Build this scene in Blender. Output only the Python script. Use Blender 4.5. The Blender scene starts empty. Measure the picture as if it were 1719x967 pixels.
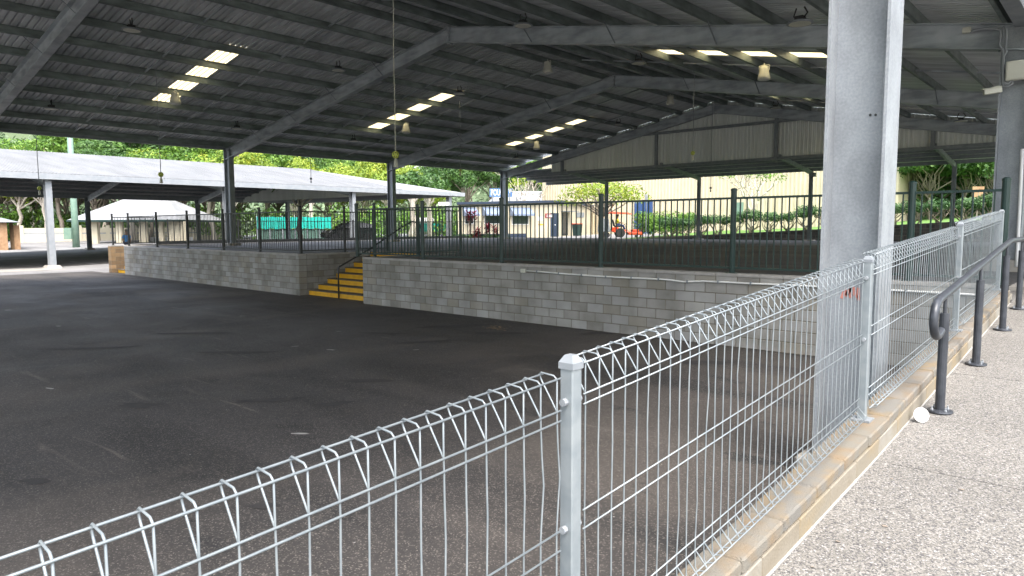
import bpy, bmesh, math, random
from mathutils import Vector, Matrix, noise
random.seed(7)
S = bpy.context.scene
COL = S.collection
R = math.radians

# ---------------------------------------------------------------- camera
FPX, CX, CY = 1169.8, 859.5, 483.5
R2 = Vector((0.7493264727260371, 0.6621920193562825, -0.003400995854805873))
U2 = Vector((-0.056160549043467775, 0.06866614655590765, 0.9960577056819044))
FW = Vector((-0.659814996800688, 0.7461814054357101, -0.08864242877367885))
EYE = Vector((0, 0, 2.31))
cam = bpy.data.objects.new('camera', bpy.data.cameras.new('camera')); COL.objects.link(cam)
cam.data.sensor_width = 36; cam.data.lens = 36 * FPX / 1719; cam.data.clip_end = 3000; cam.data.clip_start = 0.05
m = Matrix((R2, U2, -FW)).transposed().to_4x4(); m.translation = EYE
cam.matrix_world = m; S.camera = cam

# ---------------------------------------------------------------- light
SUN_EL, SUN_AZ = 58, 120          # azimuth clockwise from +Y
w = bpy.data.worlds.new('World'); S.world = w; w.use_nodes = True
nt = w.node_tree; nt.nodes.clear()
sky = nt.nodes.new('ShaderNodeTexSky'); sky.sky_type = 'NISHITA'; sky.sun_disc = False
sky.sun_elevation = R(SUN_EL); sky.sun_rotation = R(SUN_AZ); sky.air_density = 1.0; sky.dust_density = 4.0; sky.ozone_density = 0.6
bg = nt.nodes.new('ShaderNodeBackground'); bg.inputs['Strength'].default_value = 0.15
wo = nt.nodes.new('ShaderNodeOutputWorld')
hs_ = nt.nodes.new('ShaderNodeHueSaturation'); hs_.inputs['Saturation'].default_value = .5; nt.links.new(sky.outputs[0], hs_.inputs['Color']); nt.links.new(hs_.outputs[0], bg.inputs[0]); nt.links.new(bg.outputs[0], wo.inputs[0])
sd = bpy.data.lights.new('sun', 'SUN'); sd.energy = .55; sd.angle = R(30); sd.color = (1, .95, .88)
so = bpy.data.objects.new('sun', sd); COL.objects.link(so)
dv = Vector((math.sin(R(SUN_AZ)) * math.cos(R(SUN_EL)), math.cos(R(SUN_AZ)) * math.cos(R(SUN_EL)), math.sin(R(SUN_EL))))
so.rotation_euler = dv.to_track_quat('Z', 'Y').to_euler()
S.view_settings.view_transform = 'Standard'; S.view_settings.look = 'None'
S.view_settings.exposure = 2.4; S.view_settings.gamma = 1.0
S.render.engine = 'CYCLES'
S.cycles.max_bounces = 8; S.cycles.diffuse_bounces = 5; S.cycles.transparent_max_bounces = 12

# ---------------------------------------------------------------- helpers
def ray(u, v): return FW + R2 * ((u - CX) / FPX) - U2 * ((v - CY) / FPX)
def at(u, v, D): return EYE + ray(u, v) * D
def aty(u, v, Y): r = ray(u, v); return EYE + r * (Y / r.y)
def atx(u, v, X): r = ray(u, v); return EYE + r * (X / r.x)
def atz(u, v, Z): r = ray(u, v); return EYE + r * ((Z - EYE.z) / r.z)
def ss(t): t = max(0., min(1., t)); return t * t * (3 - 2 * t)

def tag(o, label=None, cat=None, group=None, kind=None):
    if label: o['label'] = label
    if cat: o['category'] = cat
    if group: o['group'] = group
    if kind: o['kind'] = kind
    return o
def thing(name, loc, label, cat, group=None, rz=0):
    o = bpy.data.objects.new(name, None); COL.objects.link(o); o.location = loc; o.rotation_euler = (0, 0, rz)
    o.empty_display_size = .3
    return tag(o, label, cat, group)
def copy_tree(o, parent=None):
    c = o.copy(); COL.objects.link(c)
    if parent: c.parent = parent
    for ch in [x for x in bpy.data.objects if x.parent == o]:
        copy_tree(ch, c)
    return c
def wloc(o):
    p = Vector((0, 0, 0))
    while o: p += o.location; o = o.parent
    return p

class MB:
    def __init__(s): s.v = []; s.f = []; s.m = []; s.mi = 0
    def add(s, vs, fs):
        n = len(s.v); s.v += [Vector(a) for a in vs]; s.f += [tuple(i + n for i in f) for f in fs]; s.m += [s.mi] * len(fs)
    def box(s, a, b):
        x0, y0, z0 = a; x1, y1, z1 = b
        s.add([(x0,y0,z0),(x1,y0,z0),(x1,y1,z0),(x0,y1,z0),(x0,y0,z1),(x1,y0,z1),(x1,y1,z1),(x0,y1,z1)],
              [(0,3,2,1),(4,5,6,7),(0,1,5,4),(1,2,6,5),(2,3,7,6),(3,0,4,7)])
    def hexa(s, P): s.add(P, [(0,3,2,1),(4,5,6,7),(0,1,5,4),(1,2,6,5),(2,3,7,6),(3,0,4,7)])
    def bar(s, p, q, w, h, up=(0, 0, 1)):
        p = Vector(p); q = Vector(q); d = (q - p).normalized(); up = Vector(up)
        x = d.cross(up)
        if x.length < 1e-4: x = d.cross(Vector((0, 1, 0)))
        x.normalize(); y = x.cross(d)
        c = []
        for e in (p, q):
            for sx, sy in ((-1, -1), (1, -1), (1, 1), (-1, 1)): c.append(e + x * (sx * w / 2) + y * (sy * h / 2))
        s.add(c, [(0,1,2,3),(7,6,5,4),(0,4,5,1),(1,5,6,2),(2,6,7,3),(3,7,4,0)])
    def tube(s, pts, r, n=6, cap=True):
        pts = [Vector(p) for p in pts]; rs = r if isinstance(r, (list, tuple)) else [r] * len(pts)
        prev = None; rings = []
        for i, p in enumerate(pts):
            d = (pts[min(i + 1, len(pts) - 1)] - pts[max(i - 1, 0)])
            d = d.normalized() if d.length > 1e-9 else Vector((0, 0, 1))
            if prev is None:
                x = d.cross(Vector((0, 0, 1)))
                if x.length < .05: x = d.cross(Vector((1, 0, 0)))
            else: x = prev - d * prev.dot(d)
            x.normalize(); prev = x; y = d.cross(x)
            rings.append([p + (x * math.cos(2 * math.pi * k / n) + y * math.sin(2 * math.pi * k / n)) * rs[i] for k in range(n)])
        b = len(s.v)
        for rg in rings: s.v += rg
        for i in range(len(rings) - 1):
            for k in range(n):
                a = b + i * n + k; c = b + i * n + (k + 1) % n
                s.f.append((a, c, c + n, a + n)); s.m.append(s.mi)
        if cap:
            s.f.append(tuple(b + k for k in reversed(range(n)))); s.f.append(tuple(b + (len(rings) - 1) * n + k for k in range(n))); s.m += [s.mi] * 2
    def lathe(s, c, prof, n=16, axis=(0, 0, 1)):
        c = Vector(c); a = Vector(axis).normalized(); x = a.orthogonal().normalized(); y = a.cross(x); b = len(s.v)
        for r, h in prof:
            for k in range(n):
                t = 2 * math.pi * k / n; s.v.append(c + a * h + (x * math.cos(t) + y * math.sin(t)) * r)
        for i in range(len(prof) - 1):
            for k in range(n):
                p = b + i * n + k; q = b + i * n + (k + 1) % n
                s.f.append((p, q, q + n, p + n)); s.m.append(s.mi)
        s.f.append(tuple(b + k for k in reversed(range(n)))); s.f.append(tuple(b + (len(prof) - 1) * n + k for k in range(n))); s.m += [s.mi] * 2
    def prism(s, poly, d):      # planar polygon (3D pts) extruded by vector d
        n = len(poly); d = Vector(d); P = [Vector(p) for p in poly]
        s.add(P + [p + d for p in P], [tuple(range(n))[::-1], tuple(range(n, 2 * n))] + [(i, (i + 1) % n, (i + 1) % n + n, i + n) for i in range(n)])
    def build(s, name, mats, parent=None, smooth=False, bevel=0, label=None):
        me = bpy.data.meshes.new(name); off = wloc(parent) if parent else Vector()
        rz = parent.rotation_euler.z if parent else 0
        me.from_pydata([tuple(v - off) for v in s.v] if not rz else [tuple(v) for v in s.v], [], s.f); me.update()
        if not isinstance(mats, (list, tuple)): mats = [mats]
        for q in mats: me.materials.append(q)
        me.polygons.foreach_set('material_index', s.m)
        bm = bmesh.new(); bm.from_mesh(me); bmesh.ops.recalc_face_normals(bm, faces=bm.faces); bm.to_mesh(me); bm.free()
        if smooth: me.polygons.foreach_set('use_smooth', [True] * len(me.polygons))
        o = bpy.data.objects.new(name, me); COL.objects.link(o)
        if parent: o.parent = parent
        if bevel:
            b = o.modifiers.new('bevel', 'BEVEL'); b.width = bevel; b.segments = 1; b.limit_method = 'ANGLE'
        if label: o['label'] = label
        return o

def M(name, c1, c2=None, rough=.6, metal=0, scale=3, bump=0, bscale=60, detail=4, stretch=(1, 1, 1), fac=(.35, .65), rvar=0):
    mt = bpy.data.materials.new(name); mt.use_nodes = True; n = mt.node_tree.nodes; l = mt.node_tree.links
    b = n['Principled BSDF']; b.inputs['Roughness'].default_value = rough; b.inputs['Metallic'].default_value = metal
    c2 = c2 or tuple(x * .8 for x in c1)
    tc = n.new('ShaderNodeTexCoord'); mp = n.new('ShaderNodeMapping'); mp.inputs['Scale'].default_value = stretch
    l.new(tc.outputs['Object'], mp.inputs[0])
    nz = n.new('ShaderNodeTexNoise'); nz.inputs['Scale'].default_value = scale; nz.inputs['Detail'].default_value = detail
    l.new(mp.outputs[0], nz.inputs['Vector'])
    mr = n.new('ShaderNodeMapRange'); mr.inputs[1].default_value = fac[0]; mr.inputs[2].default_value = fac[1]
    l.new(nz.outputs[0], mr.inputs[0])
    mx = n.new('ShaderNodeMix'); mx.data_type = 'RGBA'; mx.inputs[6].default_value = (*c1, 1); mx.inputs[7].default_value = (*c2, 1)
    l.new(mr.outputs[0], mx.inputs[0]); l.new(mx.outputs[2], b.inputs['Base Color'])
    if bump:
        nb = n.new('ShaderNodeTexNoise'); nb.inputs['Scale'].default_value = bscale; nb.inputs['Detail'].default_value = 3
        l.new(tc.outputs['Object'], nb.inputs['Vector'])
        bp = n.new('ShaderNodeBump'); bp.inputs['Strength'].default_value = bump; bp.inputs['Distance'].default_value = .01
        l.new(nb.outputs[0], bp.inputs['Height']); l.new(bp.outputs[0], b.inputs['Normal'])
    return mt

def asphalt(name, base, warm, stone, dark, sc=1.0):
    mt = bpy.data.materials.new(name); mt.use_nodes = True; n = mt.node_tree.nodes; l = mt.node_tree.links
    b = n['Principled BSDF']; tc = n.new('ShaderNodeTexCoord')
    def nz(scale, det=5, st=(1, 1, 1), rot=0):
        mp = n.new('ShaderNodeMapping'); mp.inputs['Scale'].default_value = st; mp.inputs['Rotation'].default_value = (0, 0, rot)
        l.new(tc.outputs['Object'], mp.inputs[0]); q = n.new('ShaderNodeTexNoise'); q.inputs['Scale'].default_value = scale; q.inputs['Detail'].default_value = det
        q.inputs['Distortion'].default_value = .6
        l.new(mp.outputs[0], q.inputs['Vector']); return q.outputs[0]
    def rng(x, a, c):
        q = n.new('ShaderNodeMapRange'); q.inputs[1].default_value = a; q.inputs[2].default_value = c; l.new(x, q.inputs[0]); return q.outputs[0]
    def mix(f, a, c):
        q = n.new('ShaderNodeMix'); q.data_type = 'RGBA'; l.new(f, q.inputs[0])
        for i, k in ((6, a), (7, c)):
            if isinstance(k, tuple): q.inputs[i].default_value = (*k, 1)
            else: l.new(k, q.inputs[i])
        return q.outputs[2]
    big = rng(nz(.13, 4, (1, .55, 1), .7), .46, .54)
    c = mix(big, base, warm)
    c = mix(rng(nz(.35, 6, (.35, 1.8, 1), -.25), .46, .60), c, dark)        # traffic-polished, oil darkened streaks
    c = mix(rng(nz(1.1, 7, (.6, 1.3, 1), .3), .625, .66), c, dark)                # small tar and oil patches
    c = mix(rng(nz(2.0, 6, (.25, 2.5, 1), .9), .66, .76), c, tuple(min(1, x * 2.0) for x in warm))
    c = mix(rng(nz(.28, 5, (1.6, .5, 1), 1.2), .54, .70), c, tuple(min(1, x * 1.15) for x in warm))
    c = mix(rng(nz(3.2, 4, (1, 1, 1), 0), .70, .74), c, tuple(x * .8 for x in dark))   # pale scuffs
    c = mix(rng(nz(30 * sc, 4), .52, .95), c, dark); c = mix(rng(nz(24 * sc, 4), .52, .95), c, tuple(x * 1.5 for x in warm))
    vo = n.new('ShaderNodeTexVoronoi'); vo.inputs['Scale'].default_value = 105 * sc; l.new(tc.outputs['Object'], vo.inputs['Vector'])
    sp = n.new('ShaderNodeSeparateColor'); l.new(vo.outputs['Color'], sp.inputs[0])
    c = mix(rng(sp.outputs[0], .82, 1.0), c, stone)
    vo2 = n.new('ShaderNodeTexVoronoi'); vo2.inputs['Scale'].default_value = 7; l.new(tc.outputs['Object'], vo2.inputs['Vector'])
    c = mix(rng(vo2.outputs['Distance'], .075, .045), c, tuple(min(1, x * 3.2) for x in stone)) if False else c
    l.new(c, b.inputs['Base Color'])
    rr = rng(nz(.4, 4), .3, .7); q = n.new('ShaderNodeMapRange'); q.inputs[3].default_value = .62; q.inputs[4].default_value = .86; l.new(rr, q.inputs[0]); l.new(q.outputs[0], b.inputs['Roughness'])
    bp = n.new('ShaderNodeBump'); bp.inputs['Strength'].default_value = .5; bp.inputs['Distance'].default_value = .006
    l.new(sp.outputs[1], bp.inputs['Height']); l.new(bp.outputs[0], b.inputs['Normal'])
    return mt

def aggregate(name):
    mt = bpy.data.materials.new(name); mt.use_nodes = True; n = mt.node_tree.nodes; l = mt.node_tree.links
    b = n['Principled BSDF']; b.inputs['Roughness'].default_value = .8; tc = n.new('ShaderNodeTexCoord')
    nd = n.new('ShaderNodeTexNoise'); nd.inputs['Scale'].default_value = 60; l.new(tc.outputs['Object'], nd.inputs['Vector'])
    mv = n.new('ShaderNodeMix'); mv.data_type = 'VECTOR'; mv.inputs[0].default_value = .012
    l.new(tc.outputs['Object'], mv.inputs[4]); l.new(nd.outputs['Color'], mv.inputs[5])
    vo = n.new('ShaderNodeTexVoronoi'); vo.inputs['Scale'].default_value = 145; l.new(mv.outputs[1], vo.inputs['Vector'])
    sp = n.new('ShaderNodeSeparateColor'); l.new(vo.outputs['Color'], sp.inputs[0])
    cr = n.new('ShaderNodeValToRGB'); cr.color_ramp.interpolation = 'CONSTANT'
    e = cr.color_ramp.elements; e[0].color = (.055, .053, .054, 1); e[1].position = .13; e[1].color = (.09, .086, .084, 1)
    for p, cc in ((.27, (.140, .131, .116, 1)), (.50, (.182, .172, .154, 1)), (.72, (.105, .099, .089, 1)), (.82, (.222, .212, .194, 1)), (.95, (.30, .29, .28, 1))):
        x = e.new(p); x.color = cc
    l.new(sp.outputs[0], cr.inputs[0])
    big = n.new('ShaderNodeTexNoise'); big.inputs['Scale'].default_value = 1.2; big.inputs['Detail'].default_value = 5; l.new(tc.outputs['Object'], big.inputs['Vector'])
    mr = n.new('ShaderNodeMapRange'); mr.inputs[1].default_value = .3; mr.inputs[2].default_value = .7; mr.inputs[3].default_value = .88; mr.inputs[4].default_value = 1.08; l.new(big.outputs[0], mr.inputs[0])
    mx = n.new('ShaderNodeVectorMath'); mx.operation = 'SCALE'; l.new(cr.outputs[0], mx.inputs[0]); l.new(mr.outputs[0], mx.inputs['Scale'])
    l.new(mx.outputs[0], b.inputs['Base Color'])
    bp = n.new('ShaderNodeBump'); bp.inputs['Strength'].default_value = .5; bp.inputs['Distance'].default_value = .004; bp.invert = True
    l.new(vo.outputs['Distance'], bp.inputs['Height']); l.new(bp.outputs[0], b.inputs['Normal'])
    return mt

def leafmat(name, a, bcol, c, trans=.25):
    mt = bpy.data.materials.new(name); mt.use_nodes = True; n = mt.node_tree.nodes; l = mt.node_tree.links
    b = n['Principled BSDF']; b.inputs['Roughness'].default_value = .55
    g = n.new('ShaderNodeNewGeometry'); cr = n.new('ShaderNodeValToRGB')
    e = cr.color_ramp.elements; e[0].color = (*a, 1); e[1].color = (*c, 1); x = e.new(.5); x.color = (*bcol, 1)
    tc = n.new('ShaderNodeTexCoord'); nz = n.new('ShaderNodeTexNoise'); nz.inputs['Scale'].default_value = .55; nz.inputs['Detail'].default_value = 2; l.new(tc.outputs['Object'], nz.inputs['Vector'])
    ad = n.new('ShaderNodeMath'); ad.operation = 'MULTIPLY_ADD'; ad.inputs[1].default_value = .45; l.new(g.outputs['Random Per Island'], ad.inputs[0])
    mr = n.new('ShaderNodeMapRange'); mr.inputs[1].default_value = .3; mr.inputs[2].default_value = .7; mr.inputs[4].default_value = .6; l.new(nz.outputs[0], mr.inputs[0]); l.new(mr.outputs[0], ad.inputs[2])
    l.new(ad.outputs[0], cr.inputs[0]); l.new(cr.outputs[0], b.inputs['Base Color'])
    tr = n.new('ShaderNodeBsdfTranslucent'); l.new(cr.outputs[0], tr.inputs[0]); ms = n.new('ShaderNodeMixShader'); ms.inputs[0].default_value = trans
    l.new(b.outputs[0], ms.inputs[1]); l.new(tr.outputs[0], ms.inputs[2]); l.new(ms.outputs[0], n['Material Output'].inputs[0])
    return mt

MT = {}
MT['galv'] = M('galvanised_steel', (0.237, 0.257, 0.279), (0.308, 0.327, 0.345), .5, .3, 45, .12, 150, 6, fac=(.3, .7))
MT['galv_dark'] = M('weathered_steel', (.17, .19, .21), (.23, .25, .265), .6, .2, 4, 0)
MT['raft'] = M('rafter_steel', (.31, .345, .375), (.40, .43, .455), .5, .3, 2.5, 0, stretch=(1, 1, 1))
MT['purlin'] = M('purlin_zinc', (.12, .145, .14), (.21, .25, .24), .5, .25, 6, 0, stretch=(1, .35, 1))
MT['sheet_under'] = M('roof_sheet', (.58, .605, .63), (.68, .70, .725), .5, .3, 1.2, 0, stretch=(.3, 2, 1))
MT['white_roof'] = M('white_roof_sheet', (0.206, 0.210, 0.214), (0.239, 0.242, 0.248), .55, 0, .5, stretch=(.5, 2, 1))
MT['lightgrey'] = M('light_grey_paint', (0.219, 0.238, 0.256), (0.264, 0.278, 0.292), .5, .1, 3)
MT['green'] = M('dark_green_paint', (.006, .022, .019), (.009, .030, .026), .35, 0, 8)
MT['black'] = M('black_paint', (.012, .013, .014), (.02, .021, .022), .4, 0, 8)
MT['char'] = M('charcoal_rail', (.030, .034, .042), (.05, .055, .065), .38, .2, 12, .05)
MT['wire'] = M('galvanised_wire', (0.185, 0.213, 0.229), (0.240, 0.267, 0.279), .45, .3, 14)
MT['cream'] = M('cream_sheet', (0.447, 0.387, 0.267), (0.490, 0.430, 0.301), .6, 0, .8)
MT['cream2'] = M('cream_wall', (0.378, 0.344, 0.249), (0.430, 0.387, 0.292), .7, 0, .8)
MT['cladin'] = M('cladding_inside', (.58, .61, .58), (.68, .71, .68), .5, 0, .8, stretch=(2, 2, .2))
MT['navy'] = M('navy_paint', (.012, .022, .042), (.018, .03, .055), .5)
MT['blue'] = M('blue_door', (.018, .05, .14), (.022, .06, .16), .5)
MT['teal'] = M('teal_cloth', (0.000, 0.256, 0.202), (0.000, 0.325, 0.263), .8, 0, 1.5)
MT['white'] = M('white_paint', (0.619, 0.619, 0.602), (0.688, 0.688, 0.671), .5)
MT['offwhite'] = M('ivory_plastic', (0.473, 0.473, 0.404), (0.533, 0.533, 0.464), .45)
MT['yellow'] = M('yellow_step_paint', (.62, .34, .012), (.48, .25, .01), .6, 0, 5, fac=(.4, .8))
MT['lime'] = M('lime_plastic', (.42, .50, .06), (.50, .56, .1), .4)
MT['glass'] = M('dark_glass', (.02, .025, .03), (.03, .035, .04), .1)
MT['conc'] = M('concrete', (0.258, 0.249, 0.232), (0.344, 0.331, 0.310), .85, 0, 4, .3, 60)
MT['pale_conc'] = M('pale_concrete', (0.258, 0.241, 0.211), (0.310, 0.288, 0.258), .85, 0, 2, .3, 60)
MT['mortar'] = M('mortar', (.115, .105, .08), (.155, .14, .11), .9, 0, 6, .3)
MT['tread'] = M('worn_tread', (.085, .07, .055), (.12, .10, .075), .9, 0, 6)
MT['soil'] = M('dark_block', (.035, .035, .034), (.065, .062, .058), .9, 0, 3, .5, 20)
MT['grass'] = M('grass', (0.052, 0.129, 0.017), (0.103, 0.206, 0.030), .9, 0, 2, .6, 30, 8)
MT['bark'] = M('bark', (.16, .13, .10), (.26, .22, .18), .9, 0, 3, .5, 15, stretch=(1, 1, .3))
MT['palebark'] = M('pale_bark', (.38, .33, .27), (.5, .45, .38), .85, 0, 3, .4, 15, stretch=(1, 1, .3))
MT['orange'] = M('orange_plastic', (.55, .055, .018), (.62, .08, .022), .5)
MT['red'] = M('red_machine_paint', (.55, .05, .015), (.6, .07, .02), .35)
MT['skin'] = M('skin', (.35, .19, .13), (.4, .22, .15), .6)
MT['blueshirt'] = M('blue_shirt', (.12, .36, .85), (.14, .42, .90), .8)
MT['yshirt'] = M('hi_vis_shirt', (.75, .62, .02), (.8, .68, .04), .8)
MT['denim'] = M('navy_cloth', (.02, .035, .10), (.03, .05, .14), .85)
MT['carpaint'] = M('black_car_paint', (.008, .012, .012), (.012, .016, .016), .15)
MT['rubber'] = M('rubber', (.012, .012, .012), (.02, .02, .02), .8)
MT['tan'] = M('tan_rim', (.45, .36, .2), (.5, .4, .24), .6)
MT['brick'] = M('brown_brick', (.32, .20, .11), (.24, .14, .075), .9, 0, 3, .3)
MT['maroon'] = M('maroon_sign', (.16, .015, .02), (.2, .02, .025), .5)
MT['palegreen'] = M('pale_green_pole', (0.120, 0.200, 0.152), (0.152, 0.232, 0.176), .6)
MT['redspray'] = M('faded_red_spray', (.50, .17, .13), (.42, .20, .17), .7, .1, 25, fac=(.3, .8))
MT['rustconc'] = M('stained_concrete', (.44, .38, .29), (.50, .33, .16), .9, 0, 5, .5, 90, 8, fac=(.48, .68))
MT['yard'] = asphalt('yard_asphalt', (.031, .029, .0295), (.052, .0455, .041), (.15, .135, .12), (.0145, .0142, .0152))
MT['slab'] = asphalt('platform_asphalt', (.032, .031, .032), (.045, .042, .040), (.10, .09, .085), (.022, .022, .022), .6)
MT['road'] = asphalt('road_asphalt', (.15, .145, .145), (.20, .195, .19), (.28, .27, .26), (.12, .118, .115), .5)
MT['agg'] = aggregate('exposed_aggregate')
g = []
for i, (c, d) in enumerate((((0.168, 0.162, 0.144), (0.314, 0.305, 0.287)), ((0.185, 0.179, 0.161), (0.336, 0.330, 0.310)), ((0.140, 0.133, 0.115), (0.263, 0.254, 0.236)), ((0.196, 0.181, 0.149), (0.274, 0.260, 0.230)), ((0.224, 0.220, 0.209), (0.325, 0.322, 0.308)))):
    g.append(M('grey_block_%d' % i, c, d, .9, 0, 1.7, .5, 45, 10, fac=(.28, .72)))
BLOCKS = g
KB = [M('kerb_block_%d' % i, c, d, .9, 0, 4, .4, 60, 8, fac=(.42, .66)) for i, (c, d) in enumerate((((0.198, 0.176, 0.138), (0.163, 0.138, 0.099)), ((0.215, 0.202, 0.172), (0.181, 0.155, 0.112)), ((0.181, 0.159, 0.120), (0.206, 0.163, 0.099))))]
KC = [M('kerb_cap_%d' % i, c, d, .92, 0, 7, .9, 150, 14, fac=(.42, .66)) for i, (c, d) in enumerate((((0.168, 0.155, 0.129), (0.189, 0.142, 0.090)), ((0.176, 0.163, 0.142), (0.181, 0.142, 0.099)), ((0.150, 0.142, 0.125), (0.194, 0.146, 0.086))))]
BRB = [M('brown_block_%d' % i, c, None, .9, 0, 4, .4, 50) for i, c in enumerate(((.24, .16, .085), (.17, .115, .065), (.30, .20, .11)))]
DKB = [M('dark_block_%d' % i, c, None, .9, 0, 4, .4, 50) for i, c in enumerate(((.045, .045, .043), (.065, .063, .06), (.035, .034, .033)))]
def streaks(mat, amt=.35, sc=(9, 9, .5)):
    n = mat.node_tree.nodes; l = mat.node_tree.links; bs = n['Principled BSDF']; src = bs.inputs['Base Color'].links[0].from_socket
    tc = n.new('ShaderNodeTexCoord'); mp = n.new('ShaderNodeMapping'); mp.inputs['Scale'].default_value = sc; l.new(tc.outputs['Object'], mp.inputs[0])
    nz = n.new('ShaderNodeTexNoise'); nz.inputs['Scale'].default_value = 1; nz.inputs['Detail'].default_value = 7; l.new(mp.outputs[0], nz.inputs['Vector'])
    mr = n.new('ShaderNodeMapRange'); mr.inputs[1].default_value = .42; mr.inputs[2].default_value = .66; mr.inputs[3].default_value = 1 + amt * .3; mr.inputs[4].default_value = 1 - amt; l.new(nz.outputs[0], mr.inputs[0])
    vm = n.new('ShaderNodeVectorMath'); vm.operation = 'SCALE'; l.new(src, vm.inputs[0]); l.new(mr.outputs[0], vm.inputs['Scale']); l.new(vm.outputs[0], bs.inputs['Base Color'])
streaks(MT['galv'], .16, (4, 4, 2.2)); streaks(MT['raft'], .3, (1.2, 1.2, 5)); streaks(MT['sheet_under'], .22, (.8, 3, 1)); streaks(MT['white_roof'], .14, (.3, 1.2, 1)); streaks(MT['purlin'], .3, (1, .5, 1))
for q in BLOCKS: streaks(q, .12, (1.3, 1.3, .5))
# translucent rooflight sheet
mt = bpy.data.materials.new('translucent_rooflight'); mt.use_nodes = True; n_ = mt.node_tree.nodes
tr = n_.new('ShaderNodeBsdfTranslucent'); tr.inputs[0].default_value = (.90, .77, .45, 1)
df = n_.new('ShaderNodeBsdfDiffuse'); df.inputs[0].default_value = (.7, .66, .5, 1); ms = n_.new('ShaderNodeMixShader'); ms.inputs[0].default_value = .2
mt.node_tree.links.new(tr.outputs[0], ms.inputs[1]); mt.node_tree.links.new(df.outputs[0], ms.inputs[2]); mt.node_tree.links.new(ms.outputs[0], n_['Material Output'].inputs[0]); MT['rooflight'] = mt
LEAF = {
 'dark': leafmat('dark_leaves', (.02, .062, .014), (.05, .12, .022), (.11, .21, .035)),
 'mid': leafmat('mid_leaves', (.03, .085, .015), (.09, .19, .022), (.20, .33, .035)),
 'lime': leafmat('yellow_green_leaves', (.09, .16, .015), (.20, .29, .025), (.36, .38, .03)),
 'hedge': leafmat('hedge_leaves', (.015, .05, .012), (.045, .12, .03), (.12, .21, .06)),
 'red': leafmat('red_cordyline_leaves', (.05, .008, .015), (.16, .01, .025), (.35, .02, .04)),
 'hill': leafmat('hill_forest', (.05, .09, .04), (.09, .14, .065), (.14, .20, .09), .1)}

# ================================================================= SETTING
XL, XR, XM, ZR, ZE = -33.39, -1.81, -17.6, 8.496, 5.638      # portal frame: eave lines, ridge line, underside heights
SL = (ZR - ZE) / (XM - XL)
FY = [-3.42, 6.67, 16.77, 26.87, 36.96]                      # frame positions
YW = 12.61
XFN = lambda y: -1.255                            # mesh fence line
WZ = lambda y: .5 + .0714 * min(y, 12.6)                     # ramp surface
KZ = lambda y: .685 + .070 * y
KEND = 11.06
KF = lambda y: -1.125 - .04 * max(0., min(1.2, (5 - y) / 2.4))            # outer face of the kerb                                # kerb top

def gh(x, y):
    a = 1.05 * ss((y - 12) / 24) * (1 - .5 * ss((-46 - x) / 27))
    b = 1.22 + .28 * ss((y - 44) / 16)
    t = 1. if x > -39.05 else 0.
    if y < 12.8: b = a
    z = a * (1 - t) + b * t
    D = math.hypot(x, y)
    return z
def sheet(name, x0, x1, y0, y1, mat, dz=0, step=2., zf=None):
    b = MB(); nx = max(1, int((x1 - x0) / step)); ny = max(1, int((y1 - y0) / step)); zf = zf or gh
    vs = [(x0 + (x1 - x0) * i / nx, y0 + (y1 - y0) * j / ny) for j in range(ny + 1) for i in range(nx + 1)]
    b.add([(x, y, zf(x, y) + dz) for x, y in vs], [(j * (nx + 1) + i, j * (nx + 1) + i + 1, (j + 1) * (nx + 1) + i + 1, (j + 1) * (nx + 1) + i) for j in range(ny) for i in range(nx)])
    o = b.build(name, mat); tag(o, kind='structure'); return o
def hillz(x, y):
    D = math.hypot(x, y); ang = math.atan2(-x, y)
    base = -.25
    z = base + 62 * ss((D - 150) / 260) * (.85 + .25 * math.sin(ang * 5 + 1) + .1 * math.sin(ang * 13))
    return z
b = MB(); n = 72; rr = [0, 60, 110, 150, 180, 215, 250, 290, 330, 380, 440, 520, 900, 1600]
for r_ in rr:
    for k in range(n):
        t = 2 * math.pi * k / n; x = -r_ * math.sin(t); y = r_ * math.cos(t); b.v.append(Vector((x, y, hillz(x, y))))
for i in range(len(rr) - 1):
    for k in range(n):
        p = i * n + k; q = i * n + (k + 1) % n; b.f.append((p, q, q + n, p + n)); b.m.append(0)
o = b.build('hills', M('hill_ground', (.05, .08, .03), (.08, .11, .05), .95, 0, .05), smooth=True); tag(o, kind='structure')
sheet('ground', -160.1, -39.1, -60, 110, MT['road'], 0, 3)
sheet('ground', -39.04, 40, 42.6, 110, MT['road'], 0, 3)
sheet('side_bounce_ground', 7.02, 60, -60, 42.6, MT['pale_conc'], 0, 6, lambda x, y: max(.0, min(1.38, .5 + .0714 * y)))  # unseen pale ground, added to bounce light up to the roof underside
sheet('rear_bounce_ground', -41.2, 7.0, -60, -8.02, MT['pale_conc'], -.01, 6, lambda x, y: 0)  # added behind the camera, out of view: pale sheet reflecting light under the roof
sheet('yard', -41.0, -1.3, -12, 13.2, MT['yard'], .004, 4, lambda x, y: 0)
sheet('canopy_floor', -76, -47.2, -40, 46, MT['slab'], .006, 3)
sheet('concrete_strip', -45.9, -43.9, -40, 12.5, MT['pale_conc'], .010, 3)
sheet('grass_verge', -96, -60, 52, 84, MT['grass'], .02, 3)
b = MB()
for x0_, x1_, y0_ in ((-38.8, -36.95, 15.75), (-36.95, -21.05, 13.1), (-21.05, -16.85, 16.07), (-16.85, -1.3, YW + .25), (-39.1, -38.8, 13.1)): b.box((x0_, y0_, .3), (x1_, 42.6, 1.395))
o = b.build('upper_platform', MT['slab']); tag(o, kind='structure')
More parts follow.
